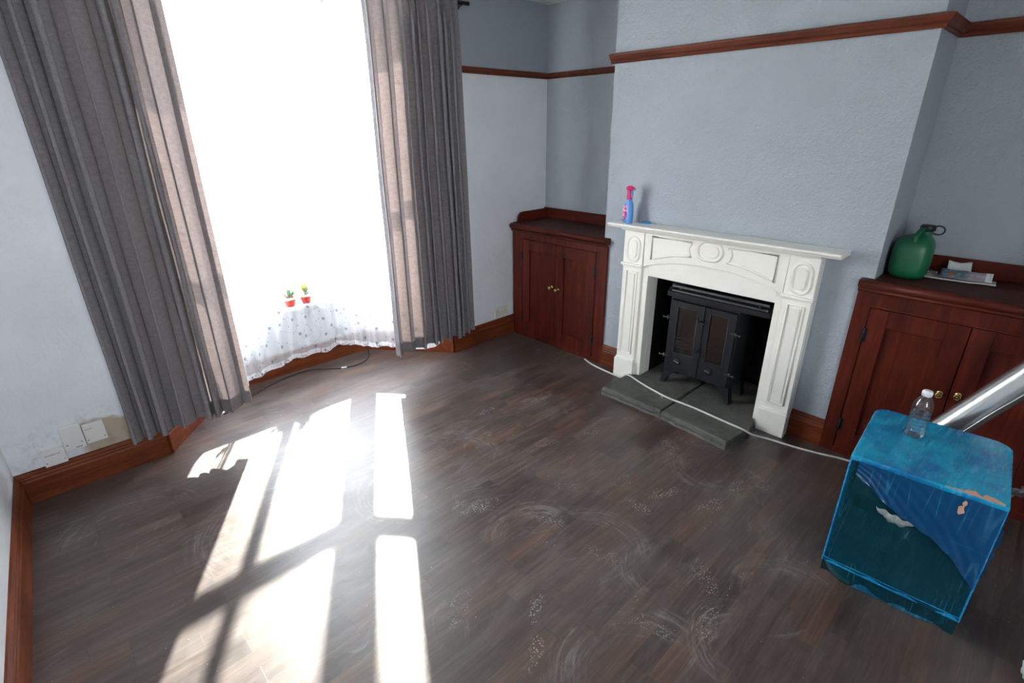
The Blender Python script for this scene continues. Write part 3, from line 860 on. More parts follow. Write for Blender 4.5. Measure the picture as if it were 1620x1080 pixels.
# ------------------------------------------------------------------ fireplace surround
FC = 1.350
sur = thing('fireplace_surround', 'cream white painted wooden fireplace surround framing the black stove', 'fireplace', (2.88, FC, 0))
def ring(bm, pts, x, r=.0055, n=8, closed=True):
    tube(bm, [(x, p[0], p[1]) for p in pts], r, n, closed)
WP = M['white_paint']
bm = new()
box(bm, 2.862, 2.9205, 1.745, 1.932, 0, 1.04, .002, 1); box(bm, 2.862, 2.9205, .768, .953, 0, 1.04, .002, 1)
box(bm, 2.862, 2.9205, .953, 1.745, .760, 1.04, .002, 1)
obj('frame', bm, WP, sur)
for a, b in ((1.745, 1.763), (.935, .953)):
    bm = new(); box(bm, 2.921, 2.984, a, b, .0, .775); obj('slip', bm, WP, sur)
# frieze with arched lower edge, two ridge-bordered panels and an oval
bm = new()
arch = [(FC+.43-.86*k/28, .818+.068*(1-abs(1-k/14)**2.3)) for k in range(29)]
prism(bm, [(FC+.435, 1.035)]+[(FC-.435, 1.035)]+[(p[0], p[1]) for p in arch[::-1]], 'x', 2.849, 2.8625, .004, 2)
fz = obj('frieze', bm, WP, sur)
for sg in (1, -1):
    bm = new()
    low = lambda y: .870+.058*(1-((FC+sg*.378-y)/(sg*.27)-1)**2)
    P = [(FC+sg*.378, 1.018), (FC+sg*.378, .872)]
    for k in range(1, 9): y = FC+sg*(.378-.27*k/8); P.append((y, .872+.062*(1-(1-k/8)**1.8)))
    for k in range(1, 7):   # concave end hugging the oval
        a = k/7; P.append((FC+sg*(.108+.022*(1-(2*a-1)**2)), .934+.084*a))
    P.append((FC+sg*.108, 1.018))
    ring(bm, P, 2.849, .0072)
    obj('panel_moulding', bm, WP, fz)
bm = new()
def stadium(cy, cz, w, h, n=10):
    r = min(w, h)/2; out = []
    if w >= h:
        for k in range(n+1): a = -pi/2+pi*k/n; out.append((cy+(w/2-r)+r*cos(a), cz+r*sin(a)))
        for k in range(n+1): a = pi/2+pi*k/n; out.append((cy-(w/2-r)+r*cos(a), cz+r*sin(a)))
    else:
        for k in range(n+1): a = pi*k/n; out.append((cy+r*cos(a), cz+(h/2-r)+r*sin(a)))
        for k in range(n+1): a = pi+pi*k/n; out.append((cy+r*cos(a), cz-(h/2-r)+r*sin(a)))
    return out
ring(bm, stadium(FC, .982, .152, .108), 2.849, .0085)
prism(bm, stadium(FC, .982, .112, .070), 'x', 2.841, 2.850, .003, 2)
obj('oval_moulding', bm, WP, fz)
# pilasters
for sg in (1, -1):
    ya, yb = sorted((FC+sg*.438, FC+sg*.580)); yc = (ya+yb)/2
    bm = new()
    box(bm, 2.846, 2.8625, ya, yb, .145, .812, .003); box(bm, 2.844, 2.8625, ya-.002, yb+.002, .825, 1.036, .003)
    pl = obj('pilaster', bm, WP, sur)
    bm = new(); box(bm, 2.828, 2.8625, ya-.006, yb+.006, 0, .138, .003); box(bm, 2.836, 2.8625, ya-.003, yb+.003, .138, .150, .004)
    obj('plinth_block', bm, WP, pl)
    bm = new(); box(bm, 2.826, 2.8625, ya-.010, yb+.010, .812, .827, .005); box(bm, 2.839, 2.8625, ya-.003, yb+.003, .803, .8125, .003)
    obj('capital', bm, WP, pl)
    bm = new()
    ring(bm, [(yc-.040, .192), (yc+.040, .192), (yc+.040, .775), (yc-.040, .775)], 2.846, .0075)
    box(bm, 2.839, 2.847, yc-.026, yc+.026, .207, .760, .003)
    obj('shaft_panel', bm, WP, pl)
    bm = new()
    ring(bm, stadium(yc, .920, .092, .160), 2.844, .0085); prism(bm, stadium(yc, .920, .052, .118), 'x', 2.836, 2.8455, .003, 2)
    obj('oval_moulding', bm, WP, pl)
bm = new()
prism(bm, [(2.9205, 1.057), (2.9205, 1.083), (2.770, 1.083), (2.765, 1.078), (2.767, 1.070), (2.778, 1.066), (2.782, 1.057)], 'y', .668, 2.022, .0015, 1)
sh = obj('mantel_shelf', bm, WP, sur)
bm = new()
prism(bm, [(2.9205, 1.036), (2.9205, 1.0565), (2.800, 1.0565), (2.806, 1.046), (2.826, 1.041), (2.828, 1.036)], 'y', .762, 1.938)
obj('bed_moulding', bm, WP, sh)

# ------------------------------------------------------------------ slate hearth, two slabs
def slab(pts, label, seed):
    rs = random.Random(seed); P = []
    for a, b in zip(pts, pts[1:]+pts[:1]):
        a = Vector(a); b = Vector(b); n = max(1, int((b-a).length/.035)); nr = Vector((-(b-a).y, (b-a).x)).normalized()
        for k in range(n):
            j = rs.uniform(-.004, .005) if (k > 0 and a.x < 2.82 and b.x < 2.84) else 0
            P.append(a.lerp(b, k/n)+nr*j)
    bm = new()
    c = Vector((sum(p.x for p in P)/len(P), sum(p.y for p in P)/len(P)))
    rings = []
    for z, o in ((0, -.006), (.012, .001), (.028, -.002), (.042, .002), (.050, .010)):
        rings.append([((p.x+(c.x-p.x)/max(.01, (p-c).length)*(o+rs.uniform(0, .004)*(p.x < 2.8))), p.y+(c.y-p.y)/max(.01, (p-c).length)*o, z) for p in P])
    loft(bm, rings, smooth=False)
    mobj('hearth_slab', bm, M['stone'], (2.7, c.y, 0), label, 'hearth')
slab([(2.532, 1.812), (2.530, 1.372), (3.30, 1.372), (3.30, 1.742), (2.862, 1.742), (2.829, 1.812)], 'grey slate hearth slab on the side nearest the bay window', 1)
slab([(2.530, 1.366), (2.488, .938), (2.700, .900), (2.828, .922), (2.862, .957), (3.30, .957), (3.30, 1.366)], 'grey slate hearth slab on the side nearest the blue wrapped cabinet', 2)

# ------------------------------------------------------------------ black cast-iron stove
st = thing('stove', 'black two-door cast iron stove standing in the fireplace', 'stove', (3.02, 1.355, .05))
I = M['iron']
bm = new()
box(bm, 2.888, 3.19, 1.562, 1.577, .165, .66, .002, 1); box(bm, 2.888, 3.19, 1.133, 1.148, .165, .66, .002, 1)
box(bm, 3.175, 3.19, 1.148, 1.562, .165, .66); box(bm, 2.888, 3.19, 1.133, 1.577, .152, .168, .003); box(bm, 2.888, 3.175, 1.148, 1.562, .645, .66)
obj('body', bm, I, st)
bm = new()
prism(bm, [(2.868, .660), (3.20, .660), (3.20, .705), (2.90, .715), (2.866, .690)], 'y', .968, 1.598, .004, 2)
cn = obj('canopy', bm, I, st)
bm = new()
for z in (.708, .736):
    tube(bm, catmull([(2.935, 1.520, z), (2.925, 1.552, z), (2.895, 1.566, z), (2.862, 1.556, z), (2.853, 1.525, z), (2.853, 1.30, z), (2.853, .972, z)], 6), .0095, 10)
tube(bm, [(2.855, 1.505, .700), (2.855, 1.505, .742)], .005, 8); tube(bm, [(2.855, 1.02, .700), (2.855, 1.02, .742)], .005, 8)
obj('rail', bm, M['iron_edge'], cn)
for sx, xx in ((2.893, 2.93), (3.14, 3.10)):
    for sg, yy in ((1, 1.577), (-1, 1.133)):
        bm = new()
        prof = lambda dx: [(xx+dx, yy, .156), (xx+dx, yy-sg*.085, .156), (xx+dx, yy-sg*.055, .125), (xx+dx, yy-sg*.022, .085), (xx+dx, yy-sg*.012, .0505), (xx+dx, yy+sg*.018, .0505), (xx+dx, yy+sg*.010, .09)]
        loft(bm, [prof(-.04), prof(.01)], smooth=False)
        obj('leg', bm, I, st)
def pane_frame(bm, x0, x1, a, b, z0, z1, pa, pb, pz0, pz1):
    box(bm, x0, x1, a, pa, z0, z1, .003, 1); box(bm, x0, x1, pb, b, z0, z1, .003, 1)
    box(bm, x0+.0005, x1-.0005, pa-.002, pb+.002, z0, pz0, .001, 1); box(bm, x0+.0005, x1-.0005, pa-.002, pb+.002, pz1, z1, .001, 1)
for (a, b, pa, pb, hy, vy, hs) in ((1.338, 1.566, 1.382, 1.515, 1.574, 1.479, 1), (1.142, 1.334, 1.187, 1.300, 1.133, 1.266, -1)):
    bm = new(); pane_frame(bm, 2.872, 2.887, a, b, .162, .640, pa, pb, .296, .605)
    d = obj('door', bm, I, st)
    bm = new(); box(bm, 2.879, 2.882, pa-.002, pb+.002, .294, .607); obj('glass_pane', bm, M['stove_glass'], d, 'smoky glass pane')
    bm = new(); ring(bm, [(pa, .296), (pb, .296), (pb, .605), (pa, .605)], 2.8725, .003, 6); obj('pane_bead', bm, M['iron_edge'], d)
    for z in (.258, .520):
        bm = new(); tube(bm, [(2.866, hy, z-.014), (2.866, hy, z+.014)], .007, 10); tube(bm, [(2.866, hy-hs*.03, z), (2.862, hy+hs*.024, z)], .0045, 8)
        lathe(bm, [(0, -.008), (.006, -.005), (.008, 0), (.006, .005), (0, .008)], (2.862, hy+hs*.026, z), 10)
        obj('hinge', bm, M['iron_edge'], d)
    bm = new(); lathe(bm, [(.026, 0), (.026, .004), (.018, .010), (.016, .011), (0, .011)], (2.872, vy, .238), 24, Matrix.Rotation(-pi/2, 4, 'Y'))
    v = obj('air_vent', bm, I, d)
    bm = new()
    t = new(); box(t, -.0035, .0035, -.018, .018, -.0035, .0035, .0015, 1)
    merge(bm, t, Matrix.Translation((2.858, vy, .238)) @ Matrix.Rotation(radians(18), 4, 'X'))
    obj('vent_lever', bm, M['steel_dull'], v, 'bright metal lever')
for z, k in ((.541, 1), (.344, -1)):
    bm = new()
    lathe(bm, [(.011, 0), (.011, .010), (.006, .014), (.006, .026)], (2.872, 1.350, z), 14, Matrix.Rotation(-pi/2, 4, 'Y'))
    tube(bm, catmull([(2.846, 1.351, z), (2.842, 1.356, z+.012), (2.840, 1.362, z+.026), (2.842, 1.366, z+.036)], 4), [.006]*9+[.0075]*4, 10)
    tube(bm, [(2.850, 1.352, z), (2.850, 1.318, z-.004)], .006, 8)
    obj('handle', bm, I, st)
bm = new(); box(bm, 3.05, 3.06, 1.15, 1.56, .17, .64); obj('fire_back', bm, M['ember'], st, 'brown fire back')
for k in range(4):
    bm = new(); tube(bm, [(2.935, 1.155, .305+.022*k), (2.935, 1.555, .305+.022*k)], .006, 8); obj('grate_bar', bm, M['ember'], st, 'rusty grate bar')
# ------------------------------------------------------------------ telephone boxes and sockets
def phone_box(x0, x1, z0, z1, dep, label, screws, text):
    y1 = YW+.002; y0 = y1-dep
    if z0 < .158: y1 -= 0
    t = thing('junction_box', label, 'junction box', ((x0+x1)/2, y1, z0), 'junction boxes above the skirting')
    bm = new(); box(bm, x0, x1, y0, y1, z0, z1, .003); obj('cover', bm, M['plastic_white'], t)
    for sx, sz in screws:
        bm = new(); lathe(bm, [(.0036, 0), (.0034, .0012), (0, .0014)], (sx, y0, sz), 12, Matrix.Rotation(pi/2, 4, 'X')); obj('screw', bm, M['ink_grey'], t)
    for (a, b, z, h) in text:
        bm = new(); x = a; rs = random.Random(int(a*1000+z*999))
        while x < b:
            w = rs.uniform(.0022, .0042); box(bm, x, x+w*.75, y0-.0003, y0+.0005, z, z+h*rs.uniform(.7, 1)); x += w
        obj('printing', bm, M['ink_grey'], t)
phone_box(-.216, -.130, .160, .240, .032, 'small white telephone box resting on the skirting, lowest of the three', [(-.206, .180), (-.140, .180)], [(-.207, -.165, .216, .005), (-.163, -.150, .217, .004)])
phone_box(-.127, -.045, .205, .335, .026, 'tallest of the three white telephone boxes above the skirting, in the middle', [(-.115, .238), (-.058, .238)], [(-.085, -.060, .212, .008)])
phone_box(-.041, .043, .213, .313, .026, 'white telephone box nearest the left curtain, right of the tall one', [(-.032, .232), (.034, .232)], [(-.034, -.005, .288, .004)])

def socket(name, centre, axis, label, dots=True):
    """double socket plate; axis 'y' faces -y, axis 'x' faces +x"""
    cx, cy, cz = centre
    t = thing('wall_socket', label, 'socket', centre)
    if axis == 'y':
        R = Matrix.Translation(centre)
    else:
        R = Matrix.Translation(centre) @ Matrix.Rotation(pi/2, 4, 'Z')
    def part(nm, fn, m, par, lab=None):
        a = new(); fn(a); b = new(); merge(b, a, R); return obj(nm, b, m, par, lab)
    part('plate', lambda b: box(b, -.073, .073, -.011, 0, -.043, .043, .003), M['plastic_cream'], t)
    for s in (-1, 1):
        part('rocker_switch', lambda b: box(b, s*.012-.007, s*.012+.007, -.0145, -.0105, .010, .032, .002), M['plastic_white'], t)
        if dots: part('red_mark', lambda b: box(b, s*.012-.003, s*.012+.003, -.0150, -.0143, .0125, .0145), M['red_dot'], t, 'red switch mark')
        for px, pz, w, h in ((s*.042, .012, .004, .008), (s*.042-.011, -.012, .0065, .004), (s*.042+.011, -.012, .0065, .004)):
            part('pin_hole', lambda b: box(b, px-w/2, px+w/2, -.0114, -.0108, pz-h/2, pz+h/2), M['hole'], t)
socket('wall_socket', (2.772, YW-.0005, .212), 'y', 'double socket on the wall beside the dark cupboard in the far corner')
socket('wall_socket', (lx(2.22)+.0015, 2.235, .352), 'x', 'double socket with red switch marks on the left wall')

# ------------------------------------------------------------------ things on the mantel
M['spray_blue'] = plain('blue_bottle_plastic', (.115, .30, .70), .3, var=.05)
M['spray_pink'] = plain('magenta_plastic', (.62, .02, .13), .3, var=.08)
def mat_label():
    t = NT('pink_flower_label'); c = t.coord()
    n = t.noise(t.mapping(c, (1, 1, 1)), 42, 2, .5)
    col = t.ramp(n, [(.36, (.12, .05, .14)), (.44, (.62, .05, .26)), (.55, (.80, .16, .42)), (.62, (.86, .72, .80))])
    return t.done(t.bsdf(col, .35))
M['spray_label'] = mat_label()
SPX, SPY, SPZ = 2.835, 1.912, 1.0835
sp = thing('spray_bottle', 'blue and pink spray cleaner bottle standing on the mantel shelf', 'spray bottle', (SPX, SPY, SPZ))
RZ = Matrix.Translation((SPX, SPY, SPZ)) @ Matrix.Rotation(radians(-28), 4, 'Z')
def elring(a, b, z, ox=0, n=24, pw=2.5):
    out = []
    for k in range(n):
        t = 2*pi*k/n; c, s = cos(t), sin(t)
        out.append(RZ @ Vector((ox+a*(abs(c)**(2/pw))*(1 if c >= 0 else -1), b*(abs(s)**(2/pw))*(1 if s >= 0 else -1), z)))
    return out
# local: x = thickness (toward room), y = width
bm = new()
loft(bm, [elring(.021, .034, 0), elring(.024, .038, .004), elring(.024, .039, .05), elring(.024, .038, .09), elring(.023, .034, .112), elring(.020, .026, .130), elring(.016, .018, .142), elring(.0145, .0155, .148)])
body = obj('bottle', bm, M['spray_blue'], sp)
bm = new()
pts = [(.026*cos(k*2*pi/28), .068+.050*sin(k*2*pi/28)) for k in range(28)]
loft(bm, [[RZ @ Vector((-.0225, p[0]*.99+.004, p[1])) for p in pts], [RZ @ Vector((-.0252, p[0]*.97+.004, p[1]*1.0)) for p in pts]], smooth=False)
obj('label', bm, M['spray_label'], body, 'pink flowered label')
bm = new()
loft(bm, [elring(.0165, .0175, .146), elring(.0170, .018, .150), elring(.0165, .0175, .175), elring(.0145, .0155, .192), elring(.015, .017, .204)])
obj('neck', bm, M['spray_pink'], sp)
bm = new()
loft(bm, [[RZ @ Vector(q) for q in [(-.013, y0, z0), (.013, y0, z0), (.013, y0, z1), (0, y0, z1+.006), (-.013, y0, z1)]] for y0, z0, z1 in ((.026, .206, .216), (.022, .203, .222), (-.010, .203, .224), (-.036, .205, .219), (-.046, .205, .214))])
hd = obj('spray_head', bm, M['spray_pink'], sp)
bm = new(); tube(bm, [RZ @ Vector((0, -.045, .210)), RZ @ Vector((0, -.052, .2095))], .006, 10); obj('nozzle', bm, M['spray_blue'], hd)
bm = new(); tube(bm, catmull([RZ @ Vector((0, -.026, .205)), RZ @ Vector((0, -.031, .190)), RZ @ Vector((0, -.029, .172)), RZ @ Vector((0, -.034, .158))], 5), [.006]*10+[.005]*6, 8)
obj('trigger', bm, M['spray_blue'], hd, 'blue trigger')

M['lighter_blue'] = plain('bright_blue_plastic', (.01, .21, .52), .25)
lt = thing('cigarette_lighter', 'small blue lighter lying on the mantel shelf beside the spray bottle', 'lighter', (2.885, 1.815, 1.0835))
LM = Matrix.Translation((2.885, 1.815, 1.0835+.0065)) @ Matrix.Rotation(radians(90+18), 4, 'Z')
a = new(); box(a, -.035, .026, -.0115, .0115, -.006, .006, .005, 3); bm = new(); merge(bm, a, LM); obj('body', bm, M['lighter_blue'], lt)
a = new(); box(a, .026, .038, -.010, .010, -.005, .0055, .002, 2); bm = new(); merge(bm, a, LM); obj('metal_hood', bm, M['steel_dull'], lt, 'metal hood')

# ------------------------------------------------------------------ green can and papers on the right cupboard
M['can_green'] = plain('green_plastic', (.005, .105, .045), .38, var=.12, vscale=12)
M['cap_black'] = plain('black_plastic', (.012, .012, .012), .4)
ZT = .9625
cx, cy = 3.110, .4565
cn = thing('jerry_can', 'green plastic jerry can with black cap on the right cupboard', 'can', (cx, cy, ZT))
RC = Matrix.Translation((cx, cy, ZT)) @ Matrix.Rotation(radians(6), 4, 'Z')
def sq(a, b, z, oy=0, n=36, pw=3.4, ox=0):
    out = []
    for k in range(n):
        t = 2*pi*k/n; c, s = cos(t), sin(t)
        out.append(RC @ Vector((ox+a*(abs(c)**(2/pw))*(1 if c >= 0 else -1), oy+b*(abs(s)**(2/pw))*(1 if s >= 0 else -1), z)))
    return out
bm = new()
loft(bm, [sq(.075, .050, .0), sq(.098, .068, .006), sq(.108, .077, .022), sq(.112, .081, .05), sq(.112, .081, .13), sq(.110, .079, .152), sq(.103, .072, .170), sq(.088, .057, .184, -.006), sq(.062, .040, .194, -.014), sq(.036, .030, .200, -.022, pw=2.4), sq(.026, .026, .212, -.030, pw=2), sq(.024, .024, .226, -.032, pw=2)])
cb = obj('body', bm, M['can_green'], cn)
bm = new()
hp = catmull([(-.088, .0, .166), (-.078, .0, .200), (-.050, -.010, .226), (-.020, -.022, .226), (-.012, -.028, .214)], 6)
tube(bm, [RC @ Vector((p.x, p.y, p.z)) for p in hp], [.011]*len(hp), 12)
obj('handle', bm, M['can_green'], cb)
bm = new()
lathe(bm, [(.027, 0), (.029, .002), (.029, .022), (.025, .027), (0, .028)], RC @ Vector((0, -.032, .221)), 20)
for k in range(20):
    a = 2*pi*k/20; p = RC @ Vector((.029*cos(a), -.032+.029*sin(a), 0)); tube(bm, [(p.x, p.y, ZT+.224), (p.x, p.y, ZT+.242)], .0018, 5)
cp = obj('cap', bm, M['cap_black'], cn, 'black screw cap')
bm = new()
tube(bm, [RC @ Vector((.0, -.072+.020*cos(a)*1.2, .226+.020*sin(a))) for a in [k*2*pi/24 for k in range(24)]], .0038, 8, True)
obj('strap_ring', bm, M['cap_black'], cp)

def mat_paper(name, base, kind):
    t = NT(name); c = t.coord(); g = t.n('SeparateXYZ'); t.put(g.inputs[0], c)
    col = base
    lines = t.math('MULTIPLY', t.step(t.math('SINE', t.math('MULTIPLY', g.outputs[0], 900.)), .1, .6), t.step(t.noise(t.mapping(c, (60, 260, 1)), 1, 2), .44, .5))
    col = t.mix(t.math('MULTIPLY', lines, .45), base, (.16, .16, .18))
    if kind == 'leaflet':
        col = t.mix(t.step(g.outputs[1], -.02, .01), (.30, .27, .30), (.09, .14, .19))
        col = t.mix(t.math('MULTIPLY', t.step(t.noise(c, 55, 3), .5, .6), .5), col, (.42, .42, .46))
        for (px, py, r) in ((.006, .052, .022), (-.030, .056, .013)):
            ln = t.vmath('LENGTH', t.vmath('SUBTRACT', c, (px, py, .0))); 
            col = t.mix(t.math('SUBTRACT', 1, t.step(ln, r-.002, r)), col, (.55, .16, .04))
            col = t.mix(t.math('SUBTRACT', 1, t.step(ln, r*.55, r*.6)), col, (.72, .50, .25))
        col = t.mix(t.math('SUBTRACT', 1, t.step(g.outputs[1], -.072, -.070)), col, (.62, .66, .68))
    return t.done(t.bsdf(col, .5, 0, .4))
M['paper'] = mat_paper('white_printed_paper', (.66, .69, .71), 'p'); M['paper_grey'] = mat_paper('newspaper', (.42, .43, .42), 'p'); M['leaflet'] = mat_paper('colour_leaflet', (.4, .4, .42), 'leaflet')
def sheet(name, c, w, l, rot, z, curl, m, label, cat, thick=.0012, tilt=(0, 0), seed=1):
    """sheet centred at c, w along x, l along y"""
    rs = random.Random(seed)
    bm = new(); N = 14
    top = []; bot = []
    def h(u, v):
        return max(0.0004, curl*(abs(u-.5)*2)**2.2*.5 + curl*(abs(v-.5)*2)**2*.6 + .004*mnoise.noise(Vector((u*3, v*3, seed)))+.002 + tilt[0]*u+tilt[1]*v)
    for L_, dz in ((top, thick), (bot, 0)):
        for j in range(N+1):
            L_.append([bm.verts.new((w*(i/N-.5), l*(j/N-.5), h(i/N, j/N)+dz)) for i in range(N+1)])
    for j in range(N):
        for i in range(N):
            f = bm.faces.new((top[j][i], top[j][i+1], top[j+1][i+1], top[j+1][i])); f.smooth = True
            f = bm.faces.new((bot[j][i], bot[j+1][i], bot[j+1][i+1], bot[j][i+1])); f.smooth = True
    for k in range(N):
        bm.faces.new((top[0][k+1], top[0][k], bot[0][k], bot[0][k+1])); bm.faces.new((top[N][k], top[N][k+1], bot[N][k+1], bot[N][k]))
        bm.faces.new((top[k][0], top[k+1][0], bot[k+1][0], bot[k][0])); bm.faces.new((top[k+1][N], top[k][N], bot[k][N], bot[k+1][N]))
    me = bpy.data.meshes.new(name); bm.to_mesh(me); bm.free(); me.materials.append(m)
    o = bpy.data.objects.new(name, me); COL.objects.link(o); o.location = (c[0], c[1], z); o.rotation_euler = (0, 0, radians(rot))
    return tag(o, label, cat)
sheet('newspaper', (3.150, .270), .075, .285, 5, ZT+.0002, .004, M['paper_grey'], 'folded grey newspaper at the bottom of the papers beside the green can', 'newspaper', .006, seed=3)
sheet('letter', (3.236, .278), .070, .090, 10, ZT+.010, .012, M['paper'], 'white printed letter propped up behind the colour leaflet', 'letter', .0008, (.045, 0), seed=5)
sheet('leaflet', (3.150, .240), .075, .190, 4, ZT+.0125, .006, M['leaflet'], 'folded colour leaflet with orange ring pictures on the right cupboard', 'leaflet', .003, (.022, 0), seed=8)
def mat_film(name, col, fac, rough=.12):
    t = NT(name); c = t.coord()
    w = t.noise(t.mapping(c, (30, 30, 30)), 1, 4, .7, 1.5)
    tp = t.n('BsdfTransparent'); t.put(tp.inputs[0], (.92, .93, .94))
    nr = t.bump(w, .6, .004)
    b = t.bsdf(col, rough, 0, .6, nr)
    mx = t.n('MixShader'); t.put(mx.inputs[0], t.math('ADD', fac, t.math('MULTIPLY', t.step(w, .5, .7), .3), clamp=True))
    t.t.links.new(tp.outputs[0], mx.inputs[1]); t.t.links.new(b, mx.inputs[2])
    return t.done(mx.outputs[0])
M['clear_film'] = mat_film('clear_crumpled_plastic', (.42, .42, .43), .28)
def crumple(name, c, r, flat, m, label, cat, seed, n=28):
    t = new(); bmesh.ops.create_icosphere(t, subdivisions=4, radius=1)
    zmin = 0
    for v in t.verts:
        d = v.co.normalized(); k = 1+.35*mnoise.noise(d*2.1+Vector((seed, 0, 0)))+.22*(abs(mnoise.noise(d*4.6+Vector((0, seed, 0)))))-.10*abs(mnoise.noise(d*9+Vector((0, 0, seed))))
        v.co = Vector((d.x*r[0]*k, d.y*r[1]*k, max(-r[2]*flat, d.z*r[2]*k)))
        zmin = min(zmin, v.co.z)
    bm = new(); merge(bm, t, Matrix.Translation((c[0], c[1], c[2]-zmin)))
    for f in bm.faces: f.smooth = True
    return mobj(name, bm, m, c, label, cat)
crumple('plastic_wrapper', (3.190, .372, ZT+.0005), (.022, .026, .016), .5, M['clear_film'], 'crumpled clear plastic wrapper between the green can and the papers', 'wrapper', 2)

# ------------------------------------------------------------------ cabinet wrapped in blue film
BX0, BX1 = 1.948, 2.405; BA = radians(3.6)
BO = Vector((1.950, .080, 0))     # front middle on the floor
RB_ = Matrix.Translation(BO) @ Matrix.Rotation(BA, 4, 'Z')
BW, BD, BH = .212, .455, .565     # half width, depth, height
def mat_bluefilm(name, c1, c2, streak, gaps=False):
    t = NT(name); c = t.coord()
    v = t.mapping(c, (6, 42, 16), rot=(0, 0, .5))
    n = t.noise(v, 1, 4, .65, 1.2); n2 = t.noise(t.mapping(c, (9, 7, 9)), 1, 4, .6, .5)
    col = t.ramp(n2, [(.30, c1), (.55, c2), (.75, tuple(min(1, a*1.25) for a in c2))])
    col = t.mix(t.math('MULTIPLY', t.step(n, .55, .75), streak), col, (.16, .42, .62))
    nr = t.bump(t.math('ADD', n, t.math('MULTIPLY', n2, .6)), .5, .006)
    r = t.ramp(n, [(.3, .16), (.7, .34)])
    return t.done(t.bsdf(col, r, 0, .6, nr))
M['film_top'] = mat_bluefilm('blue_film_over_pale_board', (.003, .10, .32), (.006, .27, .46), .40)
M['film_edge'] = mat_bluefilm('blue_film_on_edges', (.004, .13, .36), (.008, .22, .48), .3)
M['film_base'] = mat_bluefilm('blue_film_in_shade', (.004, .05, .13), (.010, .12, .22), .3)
M['board_bare'] = plain('bare_pinkish_board', (.52, .30, .21), .6, var=.2, vscale=60)
M['board_inside'] = plain('dark_board_inside', (.035, .055, .055), .6, var=.3)
def mat_frontfilm(name, base, amount, tint):
    t = NT(name); c = t.coord()
    v = t.mapping(c, (1, 34, 3.2), rot=(.62, 0, 0)); n = t.noise(v, 1, 3, .55, .5)
    v2 = t.mapping(c, (1, 2.4, 40), rot=(-.30, 0, 0)); n2 = t.noise(v2, 1, 3, .6, .4)
    st = t.math('MAXIMUM', t.step(n, .55, .78), t.math('MULTIPLY', t.step(n2, .62, .74), .6))
    tp = t.n('BsdfTransparent'); t.put(tp.inputs[0], tint)
    nr = t.bump(n, .5, .004)
    ln = t.math('SUBTRACT', 1, t.step(t.math('ABSOLUTE', t.math('SUBTRACT', n, .5)), .004, .014))
    ln2 = t.math('SUBTRACT', 1, t.step(t.math('ABSOLUTE', t.math('SUBTRACT', n2, .5)), .002, .008))
    n3 = t.noise(t.mapping(c, (1, 17, 1.5), rot=(.62, 0, 0)), 1, 0, .5, .3)
    ln = t.math('SUBTRACT', 1, t.step(t.math('ABSOLUTE', t.math('SUBTRACT', t.math('FRACT', t.math('MULTIPLY', n3, 5.)), .5)), .02, .10))
    lines = t.math('MULTIPLY', ln, t.step(t.noise(c, 7, 3), .42, .7))
    col = t.mix(t.math('MULTIPLY', st, .5), base, tuple(x*2.2 for x in base))
    col = t.mix(t.math('MULTIPLY', lines, .35), col, (.08, .32, .44))
    b = t.bsdf(col, .16, 0, .5, nr)
    fac = t.math('ADD', amount, t.math('ADD', t.math('MULTIPLY', st, .12), t.math('MULTIPLY', lines, .14)), clamp=True)
    mx = t.n('MixShader'); t.put(mx.inputs[0], fac)
    t.t.links.new(tp.outputs[0], mx.inputs[1]); t.t.links.new(b, mx.inputs[2])
    return t.done(mx.outputs[0])
M['film_front'] = mat_frontfilm('dark_see_through_blue_film', (.006, .062, .085), .52, (.12, .42, .50))
M['film_overlap'] = mat_frontfilm('doubled_blue_film', (.006, .075, .21), .72, (.05, .30, .62))
cab = thing('bedside_cabinet', 'small cabinet wrapped in blue plastic film, a water bottle standing on it', 'cabinet', tuple(BO))
def bpart(nm, fn, m, par=cab, lab=None):
    a = new(); fn(a); b = new(); merge(b, a, RB_); return obj(nm, b, m, par, lab)
def top_fn(b):
    out = [(-.004, -BW), (BD-.07, -BW)]+[(BD-.06+.06*sin(k*pi/16), -BW+.06-.06*cos(k*pi/16)) for k in range(1, 9)]+[(BD-.05+.05*cos(k*pi/16), BW-.05+.05*sin(k*pi/16)) for k in range(0, 9)]+[(-.004, BW)]
    prism(b, out, 'z', BH-.022, BH, .008, 3)
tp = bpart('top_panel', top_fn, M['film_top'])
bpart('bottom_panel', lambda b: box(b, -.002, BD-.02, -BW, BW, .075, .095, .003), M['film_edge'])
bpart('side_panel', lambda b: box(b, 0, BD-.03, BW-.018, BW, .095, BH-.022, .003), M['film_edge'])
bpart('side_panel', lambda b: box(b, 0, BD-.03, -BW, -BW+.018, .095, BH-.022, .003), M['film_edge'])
bpart('back_panel', lambda b: box(b, BD-.05, BD-.035, -BW+.018, BW-.018, .095, BH-.022), M['board_inside'])
bpart('shelf', lambda b: box(b, .16, BD-.05, -BW+.018, BW-.018, .30, .315), M['board_inside'])
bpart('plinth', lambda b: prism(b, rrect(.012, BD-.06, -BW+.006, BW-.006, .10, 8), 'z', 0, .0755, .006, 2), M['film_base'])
def front_fn(b):
    def P(u, v):
        y = (BW-.006)-(2*BW-.012)*u; z = .088+(BH-.022-.088)*v
        sag = .014*sin(pi*u)*sin(pi*v)
        wr = .0022*sin(38*(u*.8+v*1.1)+3*mnoise.noise(Vector((u*3, v*3, 1))))*sin(pi*v)*sin(pi*u)
        return Vector((-.001+sag+wr+.003*mnoise.noise(Vector((u*5, v*5, 4)))*sin(pi*u), y, z))
    grid(b, P, 40, 40)
fr = bpart('front_film', front_fn, M['film_front'])
